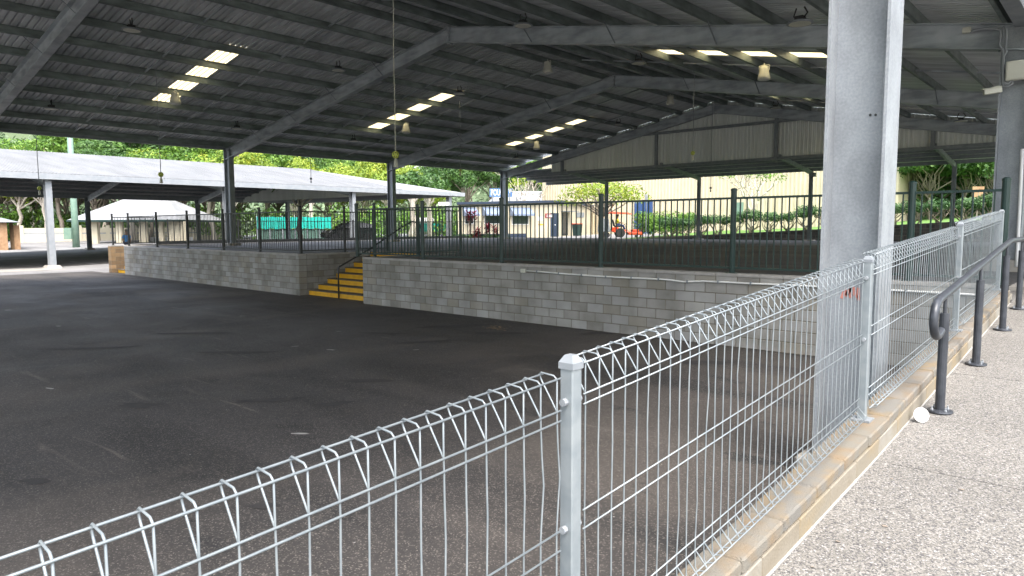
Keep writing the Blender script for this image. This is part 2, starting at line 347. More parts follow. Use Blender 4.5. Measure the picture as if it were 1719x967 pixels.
# ramp / footpath in exposed aggregate, with joints
b = MB(); ys = [-8, -3.5, 0, 2.35, 4.7, 7.1, 9.5, 12.6]
for i in range(len(ys) - 1):
    y0, y1 = ys[i] + .004, ys[i + 1] - .004
    b.hexa([(KF(y0) + .012, y0, -.3), (7, y0, -.3), (7, y1, -.3), (KF(y1) + .012, y1, -.3), (KF(y0) + .012, y0, WZ(y0)), (7, y0, WZ(y0)), (7, y1, WZ(y1)), (KF(y1) + .012, y1, WZ(y1))])
o = b.build('footpath', MT['agg']); tag(o, kind='structure')
b = MB(); b.box((-1.3, 12.608, .9), (9, 42.6, 1.392)); o = b.build('upper_footpath', MT['pale_conc']); tag(o, kind='structure')
b = MB()
for k in range(26): b.bar((-1.0, 12.75 + k * .03, 1.396), (1.6, 12.75 + k * .03, 1.396), .012, .01)
o = b.build('drain_grate', MT['galv_dark']); tag(o, 'long dark steel drain grate set across the head of the ramp', 'drain grate')

# grass bank and dark block retaining wall behind the platform
YB = 43.6
def bankz(x): return 1.32 + max(0, (x + 26)) * .058
b = MB(); xs = [-29 + 2 * i for i in range(30)]
for y, dz in ((YB + .25, -.03), (50, .15), (62, .5), (80, 1.2)):
    for x in xs: b.v.append(Vector((x, y, bankz(x) + dz + .06 * noise.noise((x * .4, y * .3, 0)))))
for j in range(3):
    for i in range(len(xs) - 1):
        p = j * len(xs) + i; b.f.append((p, p + 1, p + 1 + len(xs), p + len(xs))); b.m.append(0)
o = b.build('grass_bank', MT['grass'], smooth=True); tag(o, kind='structure')

def blockwall(name, A, B, z0, ztop, thick, label, cat='wall', mats=None, bl=.43, bh=.202, capm=None, cap=.06, sides=False, stagger=True, seed=0):
    """wall of separate blocks from A to B (x,y), front face on the right-hand side of A->B"""
    rnd = random.Random(seed); mats = mats or BLOCKS; A = Vector((*A, 0)); B = Vector((*B, 0)); L = (B - A).length; d = (B - A) / L; nrm = Vector((d.y, -d.x, 0))
    zt = ztop if callable(ztop) else (lambda s: ztop)
    t = thing(name, (A.x, A.y, z0), label, cat)
    core = MB(); P = []
    for (s, k) in ((.006, -.006), (L - .006, -.006), (L - .006, -thick + .006), (.006, -thick + .006)): P.append(A + d * s + nrm * k)
    core.hexa([(p.x, p.y, z0 - .1) for p in P] + [(p.x, p.y, zt((p - A).dot(d)) - cap - .002) for p in P])
    core.build('mortar_core', MT['mortar'], t)
    b = MB(); row = 0; top = max(zt(0), zt(L)) - cap; z = top
    zc = z0 - .05; nr = int(math.ceil((top - z0) / bh))
    for row in range(nr):
        za = z0 + row * bh + .008; zb = z0 + (row + 1) * bh - .008
        s = -(bl / 2 if row % 2 else 0)
        while s < L:
            s0 = max(0, s) + (.008 if s > 0 else 0); s1 = min(L, s + bl) - (.008 if s + bl < L else 0)
            zlim = min(zt(s0), zt(s1)) - cap - .003
            if s1 - s0 > .03 and zlim - za > .02:
                b.mi = rnd.choices(range(len(mats)), weights=[3, 3, 1.5, 1.5, 2][:len(mats)])[0]
                o_ = rnd.uniform(-.0015, .0015)
                P = [A + d * s0 + nrm * o_, A + d * s1 + nrm * o_, A + d * s1 - nrm * thick, A + d * s0 - nrm * thick]
                b.hexa([(p.x, p.y, za) for p in P] + [(p.x, p.y, min(zb, zlim)) for p in P])
            s += bl
    b.build('blockwork', mats, t, bevel=.004)
    if cap:
        c = MB(); s = 0
        while s < L:
            s0 = s + .003; s1 = min(L, s + bl) - .003
            P = [A + d * s0 + nrm * .012, A + d * s1 + nrm * .012, A + d * s1 - nrm * thick, A + d * s0 - nrm * thick]
            c.hexa([(p.x, p.y, zt((p - A).dot(d)) - cap) for p in P] + [(p.x, p.y, zt((p - A).dot(d))) for p in P]); s += bl
        c.build('coping', capm or MT['conc'], t, bevel=.005)
    return t
blockwall('block_wall', (-17.1, YW), (-1.47, YW), 0, 1.4, .3, 'long grey concrete block retaining wall with pale conduit along its top, right of the yellow steps', seed=1)
blockwall('block_wall', (-36.9, 13.02), (-20.8, 12.74), 0, 1.4, .3, 'grey concrete block retaining wall left of the yellow steps with black railing on top', seed=2)
blockwall('block_wall', (-20.8, 13.06), (-20.8, 16.2), 0, 1.4, .3, 'short block side wall on the left of the yellow steps', seed=3)
blockwall('block_wall', (-17.1, 16.2), (-17.1, 12.92), 0, 1.4, .3, 'short block side wall on the right of the yellow steps, mostly hidden', seed=4)
blockwall('brown_block_pier', (-38.9, 14.9), (-38.9, 13.0), 0, 1.4, .35, 'brown stained block pier at the far left end of the platform', mats=BRB, capm=MT['conc'], seed=5) if False else None
t = blockwall('brown_block_pier', (-38.75, 13.06), (-38.75, 15.2), 0, 1.4, .4, 'brown stained block end wall at the far left corner of the raised platform', mats=BRB, seed=5)
t = blockwall('dark_retaining_wall', (-29, YB), (-1, YB), 1.3, lambda s: bankz(-29 + s) + .04, .25, 'dark low block retaining wall rising to the right under the grass bank', mats=DKB, capm=DKB[1], cap=.08, seed=6)
# slab edge filler under coping line at the steps
b = MB(); b.box((-20.8, 15.6, .9), (-17.1, 16.9, 1.392)); 
# ---- yellow steps
def steps(x0, x1, y0, n, going, label):
    t = thing('steps', ((x0 + x1) / 2, y0, 0), label, 'steps'); rise = 1.4 / n
    for i in range(n):
        a = MB(); a.box((x0 + .01, y0 + i * going, rise * i + (.0 if i == 0 else .0)), (x1 - .01, y0 + i * going + .025, rise * (i + 1) - .028)); a.build('riser', MT['yellow'], t)
        a = MB(); a.box((x0 + .01, y0 + i * going - .02, rise * (i + 1) - .027), (x1 - .01, y0 + (i + 1) * going, rise * (i + 1))); a.build('tread', MT['tread'], t, bevel=.004)
    a = MB(); a.box((x0 + .01, y0 + .03, -.05), (x1 - .01, y0 + .05, .12)); a.build('base', MT['conc'], t)
    return t
steps(-20.8, -17.1, 13.1, 8, .37, 'bright yellow concrete steps between the two long grey block walls')
steps(-38.75, -36.9, 13.35, 8, .3, 'yellow steps at the far left end of the block wall beside the brown pier')
b = MB()
b.tube([(-18.95, 13.02, 0), (-18.95, 13.02, .93), (-18.95, 13.06, 1.02), (-18.95, 14.4, 1.62), (-18.95, 15.7, 2.30), (-18.95, 16.15, 2.48), (-18.95, 16.45, 2.42), (-18.95, 16.55, 2.2), (-18.95, 16.55, 1.4)], .028, 8)
o = b.build('stair_handrail', MT['black'], smooth=True); tag(o, 'thin black handrail sloping up the middle of the yellow steps', 'handrail')

# ---- kerb wall under the mesh fence
t = thing('kerb_wall', (-1.25, 0, .5), 'low sandy block kerb wall with orange stained capping under the wire mesh fence', 'wall')
b = MB(); b.hexa([(XFN(-8) - .055, -8, -.1), (KF(-8) - .015, -8, -.1), (KF(9) - .015, KEND, -.1), (XFN(KEND) - .055, KEND, -.1), (XFN(-8) - .055, -8, KZ(-8) - .075), (KF(-8) - .015, -8, KZ(-8) - .075), (KF(9) - .015, KEND, KZ(KEND) - .075), (XFN(KEND) - .055, KEND, KZ(KEND) - .075)])
b.build('wall_core', MT['mortar'], t)
rnd = random.Random(3); b = MB(); c = MB(); y = -8.0
while y < KEND - .05:
    y1 = min(y + .45, KEND); a0, a1 = y + .004, y1 - .004
    c.mi = rnd.randrange(3); j = rnd.uniform(-.004, .004)
    c.hexa([(XFN(a0) - .085, a0, KZ(a0) - .068), (KF(a0) + j, a0, KZ(a0) - .068), (KF(a1) + j, a1, KZ(a1) - .068), (XFN(a1) - .085, a1, KZ(a1) - .068),
            (XFN(a0) - .085, a0, KZ(a0) + j * .4), (KF(a0) + j, a0, KZ(a0) + j * .4), (KF(a1) + j, a1, KZ(a1) + j * .4), (XFN(a1) - .085, a1, KZ(a1) + j * .4)])
    for q, (ta, tb, sh) in enumerate(((-.074, -.235, .2), (-.242, -.42, 0))):
        b.mi = rnd.randrange(3); e0, e1 = a0 + sh, a1 + sh
        b.hexa([(-1.25, e0, KZ(e0) + tb), (KF(e0) + .005, e0, KZ(e0) + tb), (KF(e1) + .005, e1, KZ(e1) + tb), (-1.25, e1, KZ(e1) + tb),
                (-1.25, e0, KZ(e0) + ta), (KF(e0) + .005, e0, KZ(e0) + ta), (KF(e1) + .005, e1, KZ(e1) + ta), (-1.25, e1, KZ(e1) + ta)])
    y += .45
c.build('capping', KC, t, bevel=.009); b.build('face_blocks', KB, t, bevel=.004)
b = MB(); yy_ = [-8, -3.5, 0, 2.35, 4.7, 7.1, 9.5, KEND]
for q in range(7):
    ya, yb = yy_[q], yy_[q + 1]; P = []
    for zz in (-.02, .003): P += [(KF(ya) + .004, ya, WZ(ya) + zz), (KF(ya) + .017, ya, WZ(ya) + zz), (KF(yb) + .017, yb, WZ(yb) + zz), (KF(yb) + .004, yb, WZ(yb) + zz)]
    b.hexa(P)
b.build('sealant_joint', MT['conc'], t)

b = MB(); b.box((-1.52, KEND + .01, -.1), (-1.102, 12.59, 1.33)); o = b.build('ramp_edge', MT['agg']); tag(o, kind='structure')

# ================================================================= MAIN OPEN SHED
def hroof(x, off=0.):                      # height of rafter underside line + off
    return ZR - SL * abs(x - XM) + off
shed = thing('open_market_shed', (XM, 16.77, 0), 'huge open sided steel portal frame shed with low gable roof over the asphalt yard', 'shed')
def ibeam(b, P, Q, depth, width, tf, tw, up):
    """I section from P to Q (centre line), web in plane of up"""
    P = Vector(P); Q = Vector(Q); up = Vector(up).normalized()
    b.bar(P, Q, tw, depth - 2 * tf, up)
    for s in (-1, 1): b.bar(P + up * s * (depth / 2 - tf / 2), Q + up * s * (depth / 2 - tf / 2), width, tf, up)
def column_mb(x, y, z0, z1, depth=.48, width=.26):
    b = MB(); ibeam(b, (x, y, z0), (x, y, z1), depth, width, .025, .016, (1, 0, 0)); return b
for i, y in enumerate(FY):
    zb = 0 if y < YW else 1.4
    wd = .41 if i == 1 else .26
    column_mb(XL, y, zb, ZE + .45, .5).build('column', MT['galv'], shed)
    column_mb(XR, y, zb, ZE + .45, .49, .41 if i in (1, 2) else .26).build('column', MT['galv'], shed)
    for X in (XL, XR):
        b = MB(); b.box((X - .38, y - .32, zb - .05), (X + .38, y + .32, zb + (.22 if X == XR else .12))); b.build('footing', MT['pale_conc'], shed, bevel=.03)
    for sgn in (-1, 1):
        xe = XL if sgn < 0 else XR
        b = MB(); nrm = Vector((sgn * SL, 0, 1)).normalized()
        P = Vector((xe + sgn * .2, y, hroof(xe + sgn * .2) + .25)); Q = Vector((XM - sgn * .0, y, ZR + .25))
        ibeam(b, P, Q, .49, .24, .022, .014, nrm)
        b.build('rafter', MT['raft'], shed)
    b = MB(); b.box((XM - .02, y - .13, ZR - .05), (XM + .02, y + .13, ZR + .53)); b.build('apex_plate', MT['raft'], shed)
    for X, s in ((XL, 1), (XR, -1)):
        b = MB()
        for k in range(5):
            b.lathe((X + s * .27, y - .09 + .18 * (k % 2), ZE + .02 + .09 * k), [(.018, 0), (.018, .03)], 6, (s, 0, 0))
        b.build('bolts', MT['galv_dark'], shed)
# purlins: C sections
Y0R, Y1R = -4.2, 37.35
PX = [XL + .18 + 1.5 * i for i in range(11)]
def purlin(x, sgn, y0=Y0R, y1=Y1R):
    b = MB(); z = hroof(x, .50); h = .23; f = .07 * (1 if sgn < 0 else -1)
    b.box((x - .006, y0, z), (x + .006, y1, z + h))
    b.box((min(x, x + f), y0, z), (max(x, x + f), y1, z + .008)); b.box((min(x, x + f), y0, z + h - .008), (max(x, x + f), y1, z + h))
    b.box((x + f - .003, y0, z), (x + f + .003, y1, z + .03))
    return b
for x in PX:
    purlin(x, -1).build('purlin', MT['purlin'], shed); purlin(2 * XM - x, 1).build('purlin', MT['purlin'], shed)
# fly braces + bridging
for i in range(4):
    for fr in (1 / 3., 2 / 3.):
        y = FY[i] + (FY[i + 1] - FY[i]) * fr
        for sgn in (-1, 1):
            b = MB()
            for k in range(len(PX) - 1):
                xa, xb = PX[k] + .03, PX[k + 1] - .03
                za, zb = hroof(xa, .56), hroof(xb, .70)
                if sgn > 0: xa, xb = 2 * XM - xa, 2 * XM - xb
                b.bar((xa, y, hroof(xa, .60)), (xb, y, hroof(xb, .60)), .05, .05)
            b.build('bridging_bar', MT['raft'], shed)
for i, y in enumerate(FY[1:4]):
    for sgn in (-1, 1):
        for k in (2, 4, 6, 8):
            b = MB(); x = PX[k] if sgn < 0 else 2 * XM - PX[k]
            for dy in (-.55, .55): b.bar((x, y + dy, hroof(x, .53)), (x, y, hroof(x, .05)), .035, .012)
            b.build('fly_brace', MT['galv_dark'], shed)
# corrugated roof sheet with real ribs; rooflight strips left open
PITCH = .19
def ribbed(b, y0, y1, xa, xb, off, z_=None):
    zf = z_ or (lambda x: hroof(x, off)); y = y0; prof = [(0, 0), (.122, 0), (.130, .058), (.176, .058), (.184, 0)]
    row = []
    while y < y1 - 1e-6:
        for dy, dz in prof: 
            if y + dy <= y1 + 1e-6: row.append((y + dy, dz))
        y += PITCH
    row.append((y1, 0)); n0 = len(b.v)
    for yy, dz in row: b.v.append(Vector((xa, yy, zf(xa) + dz))); b.v.append(Vector((xb, yy, zf(xb) + dz)))
    for k in range(len(row) - 1): b.f.append((n0 + 2 * k, n0 + 2 * k + 1, n0 + 2 * k + 3, n0 + 2 * k + 2)); b.m.append(0)
RL_L = (PX[3] - .02, PX[7] + .02); RL_Y = [(11.42, 12.18), (21.66, 22.42), (31.9, 32.66), (1.3, 2.06)]
SHZ = .735
for sgn in (-1, 1):
    b = MB(); xe = XL - .35 if sgn < 0 else XR + .25; f = (lambda x: x) if sgn < 0 else (lambda x: 2 * XM - x)
    segs = sorted([(a, c) for a, c in RL_Y]); y = Y0R
    for a, c in segs:
        ribbed(b, y, a, xe, XM, SHZ); ribbed(b, a, c, xe, f(RL_L[0]), SHZ); ribbed(b, a, c, f(RL_L[1]), XM, SHZ); y = c
    ribbed(b, y, Y1R, xe, XM, SHZ)
    b.build('roof_sheet', MT['sheet_under'], shed)
    for a, c in segs:
        b = MB(); ribbed(b, a - .05, c + .05, f(RL_L[0] - .05), f(RL_L[1] + .05), SHZ + .006); b.build('skylight', MT['rooflight'], shed)
b = MB(); b.box((XL - .4, Y0R, ZE + .47), (XL - .37, Y1R, ZE + .80)); b.build('fascia', MT['galv_dark'], shed)
b = MB(); b.box((XL - .30, Y0R, hroof(XL, .44)), (XL - .10, Y1R, hroof(XL, .70))); b.build('eave_beam', MT['galv_dark'], shed)
b = MB(); b.box((XR - .06, Y0R, ZE + .44), (XR + .2, Y1R, ZE + .66)); b.build('box_gutter', MT['galv_dark'], shed)
# gable infill at the far frame
GY = FY[4]; b = MB(); zb = 5.86; x = XL + 4.1; P = []
while x < XR - .4:
    for dx, dy in ((0, 0), (.07, 0), (.09, .035), (.16, .035)):
        xx = x + dx; P.append((xx, GY + .2 + dy, zb, max(zb, hroof(xx, .72))))
    x += .20
for p in P: b.v += [Vector((p[0], p[1], p[2])), Vector((p[0], p[1], p[3]))]
for k in range(len(P) - 1): b.f.append((2 * k, 2 * k + 2, 2 * k + 3, 2 * k + 1)); b.m.append(0)
b.build('gable_cladding', MT['cladin'], shed)
for z in (5.86, 7.78):
    h = (ZR + .4 - z) / SL; xa, xb = max(XL, XM - h), min(XR, XM + h)
    b = MB(); b.box((xa, GY + .02, z - .12), (xb, GY + .17, z + .02)); b.build('girt', MT['galv_dark'], shed)
GM = [-28.3, -21.3, -14.2, -7.0]
for x in GM:
    b = MB(); b.box((x - .08, GY + .0, 5.7), (x + .08, GY + .16, hroof(x))); b.build('gable_mullion', MT['galv_dark'], shed)
# lean-to beyond the gable
LY = 42.0; LX = [-32.5, -28.3 + .2, -21.1, -14.1, -6.9]; LX = [-34, -28.1, -21.0, -14.0, -6.9, -1.0]
lz = lambda y: 5.95 - (y - GY) * .11
b = MB(); x = XL - .35
n0 = 0; P = []
while x < XR + 1:
    P += [(x, 0), (x + .07, 0), (x + .09, .03), (x + .15, .03)]; x += .19
for (x, dz) in P: b.v += [Vector((x, GY + .25, lz(GY + .25) + .22 + dz)), Vector((x, LY + .5, lz(LY + .5) + .22 + dz))]
for k in range(len(P) - 1): b.f.append((2 * k, 2 * k + 1, 2 * k + 3, 2 * k + 2)); b.m.append(0)
b.build('lean_to_sheet', MT['sheet_under'], shed)
for y in (37.6, 38.7, 39.8, 40.9, 42.1):
    b = MB(); b.box((XL - .3, y - .04, lz(y) + .02), (XR + 1, y + .04, lz(y) + .21)); b.build('lean_to_purlin', MT['galv_dark'], shed)
for x in LX[1:5]:
    zg = 1.39
    b = MB(); ibeam(b, (x, LY, zg), (x, LY, lz(LY)), .2, .18, .02, .012, (0, 1, 0)); b.build('lean_to_column', MT['galv_dark'], shed)
    b = MB(); b.box((x - .3, LY - .25, 1.3), (x + .3, LY + .25, 1.45)); b.build('lean_to_footing', MT['pale_conc'], shed, bevel=.02)
    b = MB(); b.bar((x, GY + .1, lz(GY) - .05), (x, LY, lz(LY) - .08), .12, .22); b.build('lean_to_rafter', MT['galv_dark'], shed)
# neighbouring roof rising to the right of the gutter
nb = thing('adjoining_roof', (.5, 16.77, 6), 'grey corrugated roof slope rising to the right of the right hand column row', 'roof')
nz_ = lambda x: ZE + (x + 1.5) * SL
b = MB(); ribbed(b, 10.4, 37.3, -1.42, 7.5, 0, lambda x: nz_(x) + .74); b.build('roof_sheet', MT['sheet_under'], nb)
for y in FY[2:]:
    b = MB(); ibeam(b, (-1.5, y, nz_(-1.5) + .25), (7.5, y, nz_(7.5) + .25), .49, .24, .022, .014, Vector((-SL, 0, 1))); b.build('rafter', MT['raft'], nb)
for k in range(6):
    x = -1.1 + 1.5 * k; b = MB(); b.box((x - .008, 10.4, nz_(x) + .5), (x + .008, 37.3, nz_(x) + .73)); b.box((x, 10.4, nz_(x) + .5), (x + .07, 37.3, nz_(x) + .508)); b.build('purlin', MT['purlin'], nb)
for y in FY[2:4]:
    column_mb(7.4, y, 1.38, nz_(7.4), .4).build('column', MT['galv'], nb)

# services on the second right-hand column
FR = FY[2] - .21
o = thing('meter_box', (XR + .15, FR - .12, 4.2), 'ivory electrical box high on the column at the right edge', 'electrical box')
p = aty(1690, 105, FR - .05); q = aty(1730, 132, FR - .05)
b = MB(); b.box((p.x, FR - .14, q.z), (q.x + .25, FR, p.z)); b.build('box_body', MT['offwhite'], o, bevel=.01)
b = MB(); b.box((p.x + .02, FR - .152, q.z + .02), (q.x + .23, FR - .141, p.z - .02)); b.build('cover', MT['offwhite'], o, bevel=.005)
def pipe(name, px_, r, mat, label, cat, Y=FR - .05, res=8):
    b = MB(); b.tube([aty(u, v, Y) for u, v in px_], r, res); o = b.build(name, mat, smooth=True); return tag(o, label, cat)
pipe('conduit', [(1628, 54), (1634, 51), (1650, 48), (1674, 48.5), (1679, 51), (1680, 60), (1678, 76), (1684, 84), (1685, 100), (1684, 132), (1686, 139), (1692, 141), (1697, 136), (1698, 131)], .022, MT['lightgrey'], 'pale looping conduit from the rafter down to the ivory box', 'conduit')
pipe('conduit', [(1683, 45), (1689, 47), (1690, 56), (1688, 82), (1690, 86), (1687, 92), (1683, 97), (1683, 128), (1684, 144), (1690, 146), (1699, 141), (1701, 132)], .018, MT['lightgrey'], 'second thinner pale conduit looping under the ivory box', 'conduit')
pipe('conduit', [(1716, 250), (1714, 300), (1708, 420), (1706, 448)], .03, MT['white'], 'straight white pipe running down the column at the right edge', 'pipe', FR - .1)
pb = aty(1623, 51, FR - .05)
b = MB(); b.box((pb.x - .07, FR - .12, pb.z - .05), (pb.x + .07, FR, pb.z + .05)); o = b.build('junction_box', MT['offwhite'], bevel=.008); tag(o, 'small ivory junction box on the rafter by the right column', 'electrical box')
o = thing('security_camera', aty(1678, 145, FR), 'white bullet security camera on the right column pointing left', 'camera')
p = aty(1677, 145, FR); q = aty(1653, 156, FR - .1)
b = MB(); b.tube([p, p.lerp(q, .5) + Vector((0, 0, .03))], .02, 8); b.build('bracket', MT['offwhite'], o)
d_ = (q - p); d_.z = -.03; d_.normalize(); c_ = aty(1667, 153, FR - .1)
b = MB(); b.bar(c_ - d_ * .14, c_ + d_ * .16, .1, .1); b.bar(c_ - d_ * .14 + Vector((0, 0, .06)), c_ + d_ * .2 + Vector((0, 0, .06)), .12, .02); b.build('housing', MT['offwhite'], o, bevel=.015)
# graffiti on the near column's web
o = MB(); yw_ = FY[1] - .0105
P = lambda u, v: aty(u, v, yw_ - .004)
for a_, b_, w_ in (((1413, 501), (1419, 486), .030), ((1417, 486), (1423, 497), .032), ((1421, 496), (1429, 483), .034), ((1428, 483), (1428, 500), .026), ((1434, 482), (1435, 496), .026), ((1436, 495), (1440, 500), .02), ((1441, 483), (1441, 504), .024)):
    o.bar(P(*a_), P(*b_), w_, .002, (0, 1, 0))
o = o.build('spray_mark', MT['redspray'], shed)
# small bolt holes in the web
b = MB()
for u, v in ((1461, 193), (1470, 193)): b.lathe(aty(u, v, yw_ - .002), [(.011, 0), (.011, .004)], 10, (0, -1, 0))
b.build('bolt_hole', MT['black'], shed)

# ================================================================= LAMPS AND CORDS UNDER THE ROOF
def highbay(x, y, label):
    z = hroof(x, .5); t = thing('high_bay_lamp', (x, y, z), label, 'lamp', 'bell shaped lamps hanging under the shed roof')
    b = MB(); b.tube([(x, y, z + .02), (x, y, z - .08)], .02, 6); b.bar((x - .16, y, z - .05), (x + .16, y, z - .05), .03, .02); b.bar((x - .16, y, z - .05), (x - .16, y, z - .22), .02, .02); b.bar((x + .16, y, z - .05), (x + .16, y, z - .22), .02, .02)
    b.build('bracket', MT['offwhite'], t)
    b = MB(); b.lathe((x, y, z - .5), [(.20, 0), (.19, .10), (.155, .22), (.14, .30), (.13, .40), (.06, .43)], 18); b.build('shade', MT['offwhite'], t, smooth=True)
    b = MB(); b.lathe((x, y, z - .515), [(.17, 0), (.185, .014)], 18); b.build('lens', MT['white'], t)
pos = {-1: 'left slope', 0: 'ridge', 1: 'right slope'}
for y, nm in ((11.45, 'nearest bay'), (22.45, 'second bay'), (32.45, 'third bay')):
    for x, s in ((-26.7, 'left roof slope'), (-17.9, 'ridge'), (-9.05, 'right roof slope')):
        if y < 12 and x > -20: continue
        highbay(x, y, 'white bell shaped lamp under the %s in the %s' % (s, nm))
def flood(x, y, label):
    z = hroof(x, .5); t = thing('flat_roof_lamp', (x, y, z), label, 'lamp', 'flat lamps fixed to the purlins')
    b = MB(); b.tube([(x - .08, y, z + .03), (x - .15, y + .05, z - .12), (x - .05, y, z - .20)], .018, 6); b.tube([(x + .08, y, z + .03), (x + .16, y - .03, z - .10), (x + .06, y, z - .20)], .018, 6); b.box((x - .09, y - .09, z - .25), (x + .09, y + .09, z - .15)); b.build('bracket', MT['black'], t)
    b = MB(); b.lathe((x, y, z - .30), [(.26, 0), (.27, .02), (.24, .045), (.1, .055)], 20); b.build('disc', MT['galv_dark'], t, smooth=True)
    b = MB(); b.lathe((x, y, z - .306), [(.22, 0), (.22, .005)], 20); b.build('diffuser', MT['offwhite'], t)
for y, nm in ((8.2, 'near'), (15.2, 'second'), (21.3, 'third'), (33.7, 'far')):
    for x, s in ((-29.4, 'left eave'), (-21.8, 'middle of the left slope'), (-13.0, 'middle of the right slope'), (-5.4, 'right eave')):
        flood(x, y, 'flat round dark lamp near the %s in the %s row' % (s, nm))
def cord(u, v, D, ballpx, label, dark=False, fancy=False):
    p = at(u, v, D); r = ballpx / 2. * D / FPX; zt = hroof(p.x, .52)
    t = thing('hanging_socket', p, label, 'socket', 'power sockets hanging on long cords')
    b = MB(); pts = [Vector((p.x - .03, p.y, zt))] + [Vector((p.x + .02 * math.sin(k * 1.3) * (1 - k / 8), p.y, zt + (p.z + r * .8 - zt) * k / 8)) for k in range(1, 9)]
    b.tube(pts, .008 + .0002 * D, 5); b.build('cord', MT['offwhite'] if fancy else MT['galv_dark'], t)
    b = MB(); vw = (EYE - p); vw.z = 0; vw.normalize()
    b.lathe(p - vw * .05, [(r * .7, 0), (r, .03), (r, .07), (r * .7, .10)], 14, vw); b.build('reel', MT['black'] if dark else MT['lime'], t)
    if not dark:
        b = MB(); sd_ = vw.cross(Vector((0, 0, 1)))
        for k in range(5):
            a = 2 * math.pi * k / 5 + .3; b.lathe(p + vw * .052 + (sd_ * math.cos(a) + Vector((0, 0, 1)) * math.sin(a)) * r * .55, [(r * .17, 0), (r * .17, .004)], 8, vw)
        b.build('reel_holes', MT['black'], t)
    b = MB(); b.lathe((p.x, p.y, p.z - r * 3.4), [(r * .62, 0), (r * .55, r * 1.1), (r * .42, r * 1.7), (r * .2, r * 2.6)], 10); b.build('plug', MT['black'] if dark else MT['offwhite'], t)
cord(664, 260, 18, 12, 'yellow reel and white plug on the nearest pale cord, in front of the third rafter', fancy=True)
cord(270, 293, 24, 8.5, 'hanging socket on a dark cord in front of the white canopy roof edge')
cord(66, 316, 28, 6.5, 'hanging yellow socket at far left beside the grey canopy column')
cord(1163, 257, 26, 7, 'yellow green hanging socket in front of the far gable cladding')
cord(773, 286, 32, 5, 'small hanging socket beside the third left column against trees')
cord(522, 300, 38, 4, 'small black hanging plug against the white canopy roof', True)
cord(1193, 315.5, 38, 4, 'small black hanging plug against the cream shed wall', True)
cord(1389, 284, 30, 4, 'small hanging socket just left of the near steel column')

# ================================================================= RAILINGS ON THE PLATFORM
def railing(name, pts, mat, label, hgt=1.42, ph=1.56, pitch=.13, post=.05, mids=None, z=1.4, pr=.012, cap=True, rail_lo=.10, group=None, postx=None):
    t = thing(name, (*pts[0], z), label, 'railing', group)
    for i in range(len(pts)):
        x, y = pts[i]; b = MB(); w_ = postx or post
        b.lathe((x, y, z), [(w_, 0), (w_, ph), (w_ * 1.12, ph), (w_ * 1.12, ph + .03), (w_ * .6, ph + .05)], 12); b.build('post', mat, t)
        b = MB(); b.box((x - w_ * 1.7, y - w_ * 1.7, z), (x + w_ * 1.7, y + w_ * 1.7, z + .012)); b.build('base_plate', mat, t)
    for i in range(len(pts) - 1):
        a = Vector((*pts[i], z)); c = Vector((*pts[i + 1], z)); L = (c - a).length; d = (c - a) / L; b = MB()
        for h in (hgt, rail_lo): b.bar(a + Vector((0, 0, h)), c + Vector((0, 0, h)), .04, .04)
        if mids: b.bar(a + Vector((0, 0, mids)), c + Vector((0, 0, mids)), .03, .03)
        n = int(L / pitch); 
        for k in range(1, n):
            p = a + d * (L * k / n); b.tube([p + Vector((0, 0, rail_lo)), p + Vector((0, 0, hgt))], pr, 5, False)
        b.build('picket_panel', mat, t)
    return t
YR = YW + .15
railing('platform_railing', [(-17.55, YR), (-14.55, YR), (-11.62, YR), (-8.68, YR), (-5.66, YR), (-2.66, YR), (-1.42, YR)], MT['green'], 'tall dark green picket railing along the long right hand block wall', post=.055, pr=.014)
railing('platform_railing', [(-36.7, 13.2), (-33.2, 13.14), (-29.9, 13.08), (-26.6, 13.02), (-23.7, 12.97), (-20.95, 12.92)], MT['black'], 'black picket railing along the block wall left of the yellow steps', post=.045)
railing('platform_railing', [(-20.95, 12.95), (-20.95, 14.7), (-20.95, 16.6)], MT['black'], 'short black railing running back along the left side of the yellow steps', post=.045)
railing('platform_railing', [(-17.0, 13.0), (-17.0, 14.7), (-17.0, 16.6)], MT['green'], 'short dark railing running back along the right side of the yellow steps', post=.05)
railing('platform_railing', [(-38.95, 13.25), (-38.95, 15.4)], MT['black'], 'short black railing on top of the brown block pier', post=.045)
railing('platform_railing', [(-38.95, 16), (-38.95, 20), (-38.95, 24), (-38.95, 28), (-38.95, 32), (-38.95, 36), (-38.95, 41)], MT['black'], 'long black railing along the back edge of the platform facing the white canopy', post=.045, hgt=1.25, ph=1.3, pitch=.16)
b = MB(); b.box((-39.3, 15.5, 1.2), (-39.12, 42, 1.56)); o = b.build('edge_kerb', MT['black']); tag(o, 'low dark kerb beam along the back edge of the platform', 'kerb')
# conduit on the block wall
b = MB(); pts = [aty(u, v, YW - .03) for u, v in ((884, 454.5), (940, 459), (1000, 463.5), (1060, 466.5), (1120, 469.5), (1136, 471.5), (1148, 473), (1180, 472), (1260, 476), (1340, 479.5), (1484, 486.5), (1560, 490.5), (1640, 495))]
t = thing('wall_conduit', (pts[0].x, YW, 1.1), 'thin pale conduit clipped along the top of the long grey block wall', 'conduit')
b.tube(pts, .017, 8); b.build('pipe', MT['white'], t, smooth=True)
for k in range(14):
    q = pts[0].lerp(pts[-1], (k + .5) / 14.); 
    zz = [pts[i].z + (pts[i+1].z - pts[i].z) * (q.x - pts[i].x) / (pts[i+1].x - pts[i].x) for i in range(len(pts) - 1) if pts[i].x <= q.x <= pts[i+1].x][0]
    b = MB(); b.box((q.x - .012, YW - .055, zz - .03), (q.x + .012, YW - .002, zz + .03)); b.build('clip', MT['galv_dark'], t)
p = aty(879, 454.5, YW - .04)
